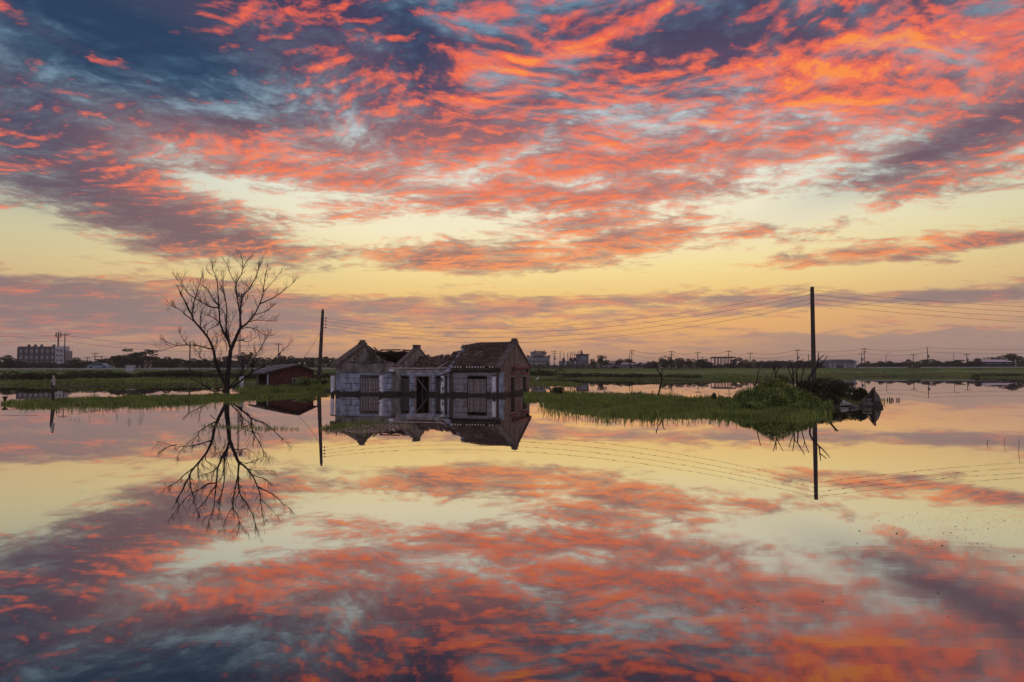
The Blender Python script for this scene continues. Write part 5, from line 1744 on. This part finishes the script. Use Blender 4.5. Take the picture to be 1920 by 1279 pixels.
# ------------------------------------------------------------------ far poles
def far_pole(px, top, Y, label, arms=1, lamp=False, box=False, r=.14, group=None):
    X = (px - 960) / 1280 * Y
    z0 = max(lz(X, Y), .2)
    t = thing('street_lamp' if lamp else 'utility_pole', label, 'lamp' if lamp else 'pole', (X, Y, z0), 0, group)
    H = at(px, top, Y).z - z0
    MB().tube([(0, 0, -.3), (0, 0, H)], [r, r * .7], 7).build('shaft', M['pole_concrete'], t)
    for k in range(arms):
        z = H - .35 - .8 * k
        mb = MB()
        mb.box(-1.0 + .2 * k, 1.0 - .2 * k, -.06, .06, z - .06, z + .06)
        a = mb.build('crossarm', M['pole_concrete'], t)
        for xx in (-.85 + .2 * k, 0.45, .85 - .2 * k):
            MB().tube([(xx, 0, z + .062), (xx, 0, z + .28)], [.06, .05], 6).build('insulator', M['porcelain'], a)
    if box:
        MB().tube([(.34, 0, H * .52), (.34, 0, H * .52 + .9)], [.24, .24], 8).build('transformer', M['far_grey'], t)
    if lamp:
        MB().tube([(0, 0, H - .02), (.25, 0, H + .25), (.9, 0, H + .3)], [.05, .045, .04], 6).build('arm', M['far_grey'], t)
        MB().box(.85, 1.4, -.12, .12, H + .25, H + .36).build('lamp_head', M['far_pale'], t)
    return Vector((X, Y, z0 + H - .1))
NP = [(121, 625, 160, 'tall pole with one crossarm in front of the apartment block', 1, 0), (178, 661, 190, 'pole standing left of the tall left tree clump', 2, 0), (164, 669, 215, 'small pole right of the apartment block', 1, 0),
      (190, 667, 205, 'short pole near the left tree clump', 1, 0), (356, 640, 120, 'plain thin pole left of the bare tree trunk', 0, 0), (522, 643, 170, 'pole with crossarm above the brick shed roof', 1, 1),
      (1039, 657, 235, 'crowded pole between temple and factory', 3, 1), (1180, 664, 230, 'shorter twin pole right of the factory', 0, 0), (1184.5, 656, 225, 'taller twin pole right of the factory', 2, 0),
      (1247, 666, 230, 'pole with transformer above the low trees', 1, 1), (1259, 658, 225, 'tall pole above the low trees right of the factory', 2, 0), (1308, 660, 225, 'pole left of the steel canopy', 1, 0),
      (1316.5, 668, 215, 'bare short pole left of the steel canopy', 0, 0), (1366, 657, 222, 'pole rising through the steel canopy', 1, 0), (1406.5, 661, 225, 'pole right of the steel canopy', 1, 0),
      (1495, 655, 215, 'pole with box left of the tall concrete pole', 1, 1), (1516, 664, 225, 'thin pole just left of the tall concrete pole', 0, 0), (1615, 662, 215, 'shorter twin pole right of the warehouse', 1, 1),
      (1620.5, 653, 212, 'taller twin pole right of the warehouse', 2, 0), (1712, 664, 230, 'small pole in the right treeline', 1, 0), (1739, 651, 205, 'tallest far pole on the right side', 0, 1), (1812.5, 663, 225, 'pole with crossarm left of the pale roof', 1, 1)]
tops = {}
for px, top, Y, lab, arms, box in NP:
    tops[px] = far_pole(px, top, Y, lab, arms, False, bool(box), group='far utility poles')
far_pole(1661, 665, 190, 'street lamp in the treeline right of the warehouse', 0, True, r=.08, group='far street lamps')
far_pole(1788, 664, 190, 'street lamp left of the low blue shed', 0, True, r=.08, group='far street lamps')
chain = [1184.5, 1259, 1308, 1366, 1406.5, 1495, 1620.5, 1739]
for i in range(len(chain) - 1):
    for k, dz in enumerate((0, -1.4)):
        wire('power_line', tops[chain[i]] + Vector((0, 0, dz)), tops[chain[i + 1]] + Vector((0, 0, dz)), .9, .035, ('upper' if k == 0 else 'lower') + ' far wire between the poles at the horizon, span %s' % ('one', 'two', 'three', 'four', 'five', 'six', 'seven')[i], 'far wires', 10)
for k, dz in enumerate((0, -1.3)):
    wire('power_line', tops[1739] + Vector((0, 0, dz)), Vector((190, 208, 9 + dz)), 1.2, .035, ('upper' if k == 0 else 'lower') + ' far wire running off the right edge', 'far wires', 12)
    wire('power_line', tops[121] + Vector((0, 0, -.4 + dz)), Vector((-150, 140, 9.2 + dz)), .5, .03, ('upper' if k == 0 else 'lower') + ' wire running off the left edge past the apartment block', 'far wires', 12)
    wire('power_line', tops[121] + Vector((0, 0, -.4 + dz)), tops[522] + Vector((0, 0, dz)), 1.5, .03, ('upper' if k == 0 else 'lower') + ' long far wire from the apartment block towards the shed', 'far wires', 20)

# floodlight mast seen through the bare tree
Ym = 190
X = (449 - 960) / 1280 * Ym
H = at(449, 555, Ym).z
mast = thing('floodlight_mast', 'tall lattice mast with lamp boxes behind the bare tree', 'mast', (X, Ym, 0.6))
for sx_ in (-.15, .15):
    for sy_ in (-.15, .15):
        MB().bar((sx_ * 1.6, sy_ * 1.6, -.3), (sx_, sy_, H - .8), .06).build('leg', M['far_dark'], mast)
mb = MB()
nz = 26
for k in range(nz):
    z0, z1 = (H - 1) * k / nz, (H - 1) * (k + 1) / nz
    s0, s1 = .24 - .09 * k / nz, .24 - .09 * (k + 1) / nz
    sg = 1 if k % 2 else -1
    mb.bar((sg * s0, -s0, z0), (-sg * s1, -s1, z1), .05)
    mb.bar((sg * s0, s0, z0), (-sg * s1, s1, z1), .05)
mb.build('lattice', M['far_dark'], mast)
MB().box(-1.1, 1.1, -.15, .15, H - .85, H - .7).build('platform', M['far_dark'], mast)
for xx in (-.65, .65):
    MB().box(xx - .42, xx + .42, -.3, .1, H - .69, H + .1).build('lamp_box', M['far_grey'], mast)

# ------------------------------------------------------------------ far buildings
def bld(name, label, cat, px, Y, z0=None, rz=0.0):
    X = (px - 960) / 1280 * Y
    return thing(name, label, cat, (X, Y, z0 if z0 is not None else max(lz(X, Y), .2)), rz)
# apartment block
Y = 260
u = Y / 1280
ab = bld('apartment_block', 'grey four-storey block with balconies and a pale end wall, far left', 'building', 72, Y, .8)
zt = at(72, 650, Y).z - .8
w0, w1, w2 = -37 * u, 32 * u, 46 * u
MB().box(w0, w1, 0, 4, 0, zt).build('main_wall', M['far_wall'], ab)
MB().prism([(w1 + .003, -.6, 0), (w1 + .003, -.6, zt + .1), (w2, .8, zt + .1), (w2, .8, 0)], None, None, (0, 3, 0)).build('end_wall', M['far_pale'], ab)
MB().box(w2 + .003, w2 + 5 * u, 1.5, 4, 0, zt - 1.6).build('side_wing', M['far_grey'], ab)
MB().box(w0 - .2, w1, -.25, 0, zt - .35, zt + .05).build('parapet', M['far_dark'], ab)
sh_ = 2.35
for st in range(4):
    zb = zt - .55 - sh_ * (st + 1) + .2
    if zb < .3: continue
    MB().box(w0, w1, -.5, 0, zb - .25, zb + .05).build('balcony_slab', M['far_dark'], ab)
    for k in range(7):
        xx = w0 + (w1 - w0) * (k + .5) / 7
        f = MB().box(xx - .75, xx + .75, -.06, -.003, zb + .35, zb + 1.65).build('window', M['far_grey'], ab)
        MB().box(xx - .65, xx + .65, -.09, -.062, zb + .45, zb + 1.55).build('pane', M['far_glass'], f)
for k in range(8):
    xx = w0 + (w1 - w0) * k / 7
    MB().box(xx - .2, xx + .2, -.62, -.003, 0, zt - .36).build('pillar', M['far_dark'], ab)
for st in range(4):
    for k in range(2):
        xx, zz = w1 + (w2 - w1) * (.32 + .4 * k), zt - 1.4 - 1.9 * st
        if zz > .5:
            MB().box(xx - .3, xx + .3, -.45 + .45 * k, -.2 + .45 * k, zz - .35, zz + .35).build('window', M['far_wall'], ab)
for xx in (-25, -13, -1, 22):
    MB().tube([(xx * u, 2, zt), (xx * u, 2, zt + .75), (xx * u, 2, zt + .95)], [.5, .5, .15], 8).build('water_tank', M['far_dark'], ab)
bm_ = thing('antenna_mast', 'antenna mast with panel cluster on the roof of the block', 'antenna', ab.location + Vector((30 * u, 2, zt)))
Hm = at(103, 620, Y).z - .8 - zt
MB().tube([(0, 0, 0), (0, 0, Hm - 1.2), (0, 0, Hm)], [.28, .24, .05], 8).build('shaft', M['far_dark'], bm_)
MB().tube([(0, 0, Hm - 2.5), (0, 0, Hm - 2.4)], [.9, .9], 10).build('platform', M['far_dark'], bm_)
for k in range(6):
    a = k * pi / 3
    MB().box(cos(a) * .85 - .14, cos(a) * .85 + .14, sin(a) * .85 - .1, sin(a) * .85 + .1, Hm - 2.3, Hm - .6).build('panel', M['far_dark'], bm_)
# gabled farmhouse left of it
gh = bld('farmhouse', 'dark gabled farmhouse left of the apartment block', 'house', 24, 200, .8)
MB().box(-3.2, 2.8, 0, 5, 0, 1.7).build('wall', M['far_dark'], gh)
MB().prism([(-3.6, -.3, 1.72), (3.0, -.3, 1.72), (.2, -.3, 3.0)], None, None, (0, 5.6, 0)).build('roof', M['far_dark'], gh)
# temple
Y = 240
u = Y / 1280
te = bld('temple', 'pale temple with ornate upswept roof beside the house gable', 'temple', 1010, Y, .8)
def zz(y):
    return at(1010, y, Y).z - .8
MB().box(-19 * u, 21 * u, 0, 8, 0, zz(676)).build('hall', M['far_pale'], te)
for k in range(5):
    xx = (-16 + 8 * k) * u
    MB().box(xx - .18, xx + .18, -.25, -.003, 0, zz(677)).build('pillar', M['far_grey'], te)
def swallow(xw, z0, z1, nm, y0=-1.0, y1=7):
    n = 12
    mb = MB()
    pts, low = [], []
    for i in range(n + 1):
        t = -1 + 2 * i / n
        pts.append((xw * t * (1 + .10 * t * t), y0, z1 - (z1 - z0) * (1 - abs(t) ** 2.2) * .25 * 0 + (z1 - z0) * (.45 * abs(t) ** 3 - .10)))
        low.append((xw * t, y0, z0 + (z1 - z0) * .18 * abs(t) ** 3))
    ring = pts + low[::-1]
    mb.prism(ring, None, None, (0, y1 - y0, 0))
    return mb.build(nm, M['far_grey'], te)
swallow(20 * u, zz(677), zz(670), 'roof')
MB().box(-11 * u, 12 * u, 1, 6, zz(672), zz(665)).build('upper_hall', M['far_grey'], te)
swallow(14 * u, zz(667), zz(661), 'roof', 0, 6)
rd = random.Random(9)
for k in range(17):                                # ridge ornaments
    t = -1 + 2 * k / 16
    if abs(t) > .55:
        xx, zb = t * 20 * u, zz(671) + abs(t) ** 3 * .6
    else:
        xx, zb = t * 20 * u, zz(661) + .15
    hgt = rd.uniform(.35, .8)
    MB().tube([(xx, 0, zb - .2), (xx + .2 * t, 0, zb + hgt * .5), (xx + .45 * t, 0, zb + hgt)], [.26, .2, .05], 6).build('ornament', M['far_dark'], te)
# factory
Y = 225
u = Y / 1280
fa = bld('factory', 'grey factory with thin stacks and a flat-topped tower right of the temple', 'factory', 1078, Y, .8)
def zf(y):
    return at(1078, y, Y).z - .8
MB().box(-27 * u, 8 * u, 0, 8, 0, zf(678)).build('hall', M['far_wall'], fa)
for k, xx in enumerate((-27, -18, -9, 0, 7)):
    MB().box(xx * u - .25, xx * u + .25, -.35, -.003, 0, zf(677)).build('pilaster', M['far_pale'] if k in (1, 3, 4) else M['far_grey'], fa)
MB().box(-27.5 * u, 8 * u - .003, -.2, 8.2, zf(678) + .003, zf(677.2)).build('cornice', M['far_dark'], fa)
MB().box(5 * u, 25 * u, -.8, 6, 0, zf(665.5)).build('tower', M['far_wall'], fa)
MB().box(3 * u, 27 * u, -1.4, 6.6, zf(665.4), zf(664)).build('tower_roof', M['far_dark'], fa)
for k in range(3):
    xx = (20 - 3.5 * k) * u
    MB().box(xx - .2, xx + .2, -.85, -.802, zf(675), zf(668)).build('window', M['far_glass'], fa)
MB().prism([(8 * u, -.9, 0), (24 * u, -.9, 0), (31 * u, -.9, 0), (26 * u, -.9, zf(681))], None, None, (0, .06, 0)).build('chute', M['far_grey'], fa)
for px, ty in ((-27, 657), (-20, 661), (-12.5, 661), (-7.5, 661), (-4.5, 660), (0, 660), (7, 658), (11, 655)):
    o = MB().tube([(px * u, 2, zf(678) if px < 5 else zf(665)), (px * u, 2, zf(ty))], [.12, .09], 6).build('stack', M['far_dark'], fa)
for px, w_, h in ((-20, 1.2, 1.0), (-6, 1.6, 1.1), (1, 1.2, 1.2)):
    MB().tube([(px * u, 3, zf(677.2)), (px * u, 3, zf(677.2) + h)], [w_ * .5, w_ * .35], 8).build('vent', M['far_dark'], fa)
MB().tube([(14 * u, 2, zf(664)), (14 * u, 2, zf(661)), (14 * u, 2, zf(656))], [.5, .28, .1], 8).build('roof_turret', M['far_dark'], fa)
# low sheds
for px, w_, top, mt, lab in ((1163, 34, 680, 'far_roof', 'long low shed with pale roof right of the factory'), (1208, 44, 681, 'far_roof', 'second long low pale shed right of the factory'), (1146, 30, 685, 'far_grey', 'tiny low hut in front of the factory trees'), (1328, 14, 684, 'far_roof', 'little pale hut left of the steel canopy')):
    Y = 215
    u = Y / 1280
    t = bld('low_shed', lab, 'shed', px, Y, .8)
    zt_ = at(px, top, Y).z - .8
    MB().box(-w_ / 2 * u, w_ / 2 * u, 0, 4, 0, zt_ - .5).build('wall', M['far_grey'], t)
    MB().prism([(-w_ / 2 * u - .2, -.3, zt_ - .497), (w_ / 2 * u + .2, -.3, zt_ - .497), (w_ / 2 * u, 2, zt_), (-w_ / 2 * u, 2, zt_)], None, None, (0, 2.3, 0)).build('roof', M[mt], t)
# steel canopy frame
Y = 210
u = Y / 1280
sc_ = bld('steel_canopy', 'open steel canopy frame on thin posts at the horizon', 'canopy', 1360, Y, .8)
zt_ = at(1360, 669, Y).z - .8
MB().box(-19 * u, 19 * u, 0, 5, zt_ - .4, zt_).build('roof_beam', M['far_dark'], sc_)
for k in range(7):
    xx = (-18.5 + 37 * k / 6) * u
    for yy in (.2, 4.8):
        MB().box(xx - .1, xx + .1, yy - .1, yy + .1, -.2, zt_ - .403).build('post', M['far_dark'], sc_)
MB().box(-19 * u - .05, -18 * u - .2, -.1, .1, -.2, zt_ + .3).build('post', M['far_dark'], sc_)
# warehouse
Y = 205
u = Y / 1280
wh = bld('warehouse', 'wide low warehouse with shallow dark roof right of the tall pole', 'warehouse', 1580, Y, .8)
zt_ = at(1580, 674, Y).z - .8
MB().box(-25 * u, 25 * u, 0, 10, 0, zt_ - .8).build('wall', M['far_grey'], wh)
MB().prism([(-26.5 * u, -.4, zt_ - .797), (26.5 * u, -.4, zt_ - .797), (25 * u, -.4, zt_ - .55), (15 * u, -.4, zt_), (-15 * u, -.4, zt_), (-25 * u, -.4, zt_ - .45)], None, None, (0, 10.8, 0)).build('roof', M['far_wall'], wh)
for k, xx in enumerate((-24, -16, 4, 22)):
    MB().box(xx * u - .15, xx * u + .15, -.2, -.003, 0, zt_ - .81).build('column', M['far_pale'], wh)
MB().box(-12 * u, 0, -.06, -.003, 0, 1.5).build('door', M['far_dark'], wh)
# blue shop building at right
Y = 212
u = Y / 1280
bs = bld('roadside_building', 'dark blue building with a pale sloping roof at the right edge', 'building', 1872, Y, .8)
zt_ = at(1872, 674, Y).z - .8
MB().box(-25 * u, 22 * u, 0, 7, 0, zt_ - .75).build('wall', M['far_blue'], bs)
MB().prism([(-26 * u, -1.2, zt_ - .75), (24 * u, -1.2, zt_ - .75), (22 * u, 3, zt_), (-22 * u, 3, zt_)], None, None, (0, 4, .02)).build('roof', M['far_roof'], bs)
MB().box(-25 * u, 22 * u, -.5, -.003, zt_ - 1.35, zt_ - 1.15).build('awning', M['far_pale'], bs)
for k in range(6):
    xx = (-4 + 3.6 * k) * u
    MB().box(xx - .2, xx + .2, -.1, -.003, .2, .8).build('window', M['far_glass'], bs)
MB().box(30 * u, 31.8 * u, -.3, 0, 0, zt_ - .2).build('sign_post', M['far_pale'], bs)
b2 = bld('low_shed', 'low dark blue shed left of the pale-roofed building', 'shed', 1818, 212, .8)
MB().box(-9 * u, 12 * u, 0, 4, 0, at(1818, 682, 212).z - .8).build('wall', M['far_blue'], b2)
MB().box(-10 * u, 13 * u, -.4, 4.4, at(1818, 682, 212).z - .797, at(1818, 680.5, 212).z - .8).build('roof', M['far_wall'], b2)
# roadside hut and car on the left
cx = (172 - 960) / 1280 * 122
car = thing('car', 'blue-grey car on the raised road left of the tree clump', 'car', (cx, road_y(cx) + 1.6, ROAD_Z + .004))
MB().prism([(-1.9, 0, .28), (1.9, 0, .28), (1.95, 0, .62), (1.3, 0, .76), (.75, 0, 1.18), (-.8, 0, 1.2), (-1.5, 0, .82), (-1.95, 0, .72)], None, None, (0, 1.5, 0)).build('body', M['car_paint'], car)
MB().prism([(-1.25, -.01, .80), (1.15, -.01, .78), (.68, -.01, 1.10), (-.75, -.01, 1.12)], None, None, (0, .008, 0)).build('side_window', M['dark_glass'], car)
for xx in (-1.2, 1.2):
    for yy in (0.02, 1.34):
        wl = MB().tube([(xx, yy - .03, .3), (xx, yy + .17, .3)], [.3, .3], 12).build('wheel', M['tyre'], car)
cx = (253 - 960) / 1280 * 122
hut = thing('road_cabinet', 'small pale cabinet on the road edge left of the bare tree', 'cabinet', (cx, road_y(cx) - 1.8, ROAD_Z - .35))
MB().box(-.6, .6, -.4, .4, 0, 1.0).build('case', M['far_pale'], hut)
MB().box(-.72, .72, -.5, .5, 1.003, 1.12).build('lid', M['far_roof'], hut)
for k, px in enumerate((28, 68, 100, 222, 300)):
    xx = (px - 960) / 1280 * 118
    o = MB().tube([(0, 0, -.4), (0, 0, .75), (0, 0, .8)], [.05, .05, .03], 6).build('marker_post', M['far_pale'])
    o.location = (xx, road_y(xx) - 2.2, ROAD_Z - .45)
    tag(o, nth(k) + ' thin marker post from the left along the raised road', 'post', 'marker posts by the raised road')

# ------------------------------------------------------------------ the evening air
hz = MB().box(-4700, 4700, -450, 6200, -2.2, 30).build('haze', M['wire'])
hm = bpy.data.materials.new('haze')
hm.use_nodes = True
hm.node_tree.nodes.clear()
pv = hm.node_tree.nodes.new('ShaderNodeVolumePrincipled')
pv.inputs['Color'].default_value = (0.98, 0.95, 0.93, 1)
pv.inputs['Density'].default_value = 0.0004
pv.inputs['Anisotropy'].default_value = 0.2
ho = hm.node_tree.nodes.new('ShaderNodeOutputMaterial')
hm.node_tree.links.new(pv.outputs[0], ho.inputs['Volume'])
hz.data.materials.clear()
hz.data.materials.append(hm)
tag(hz, kind='stuff')
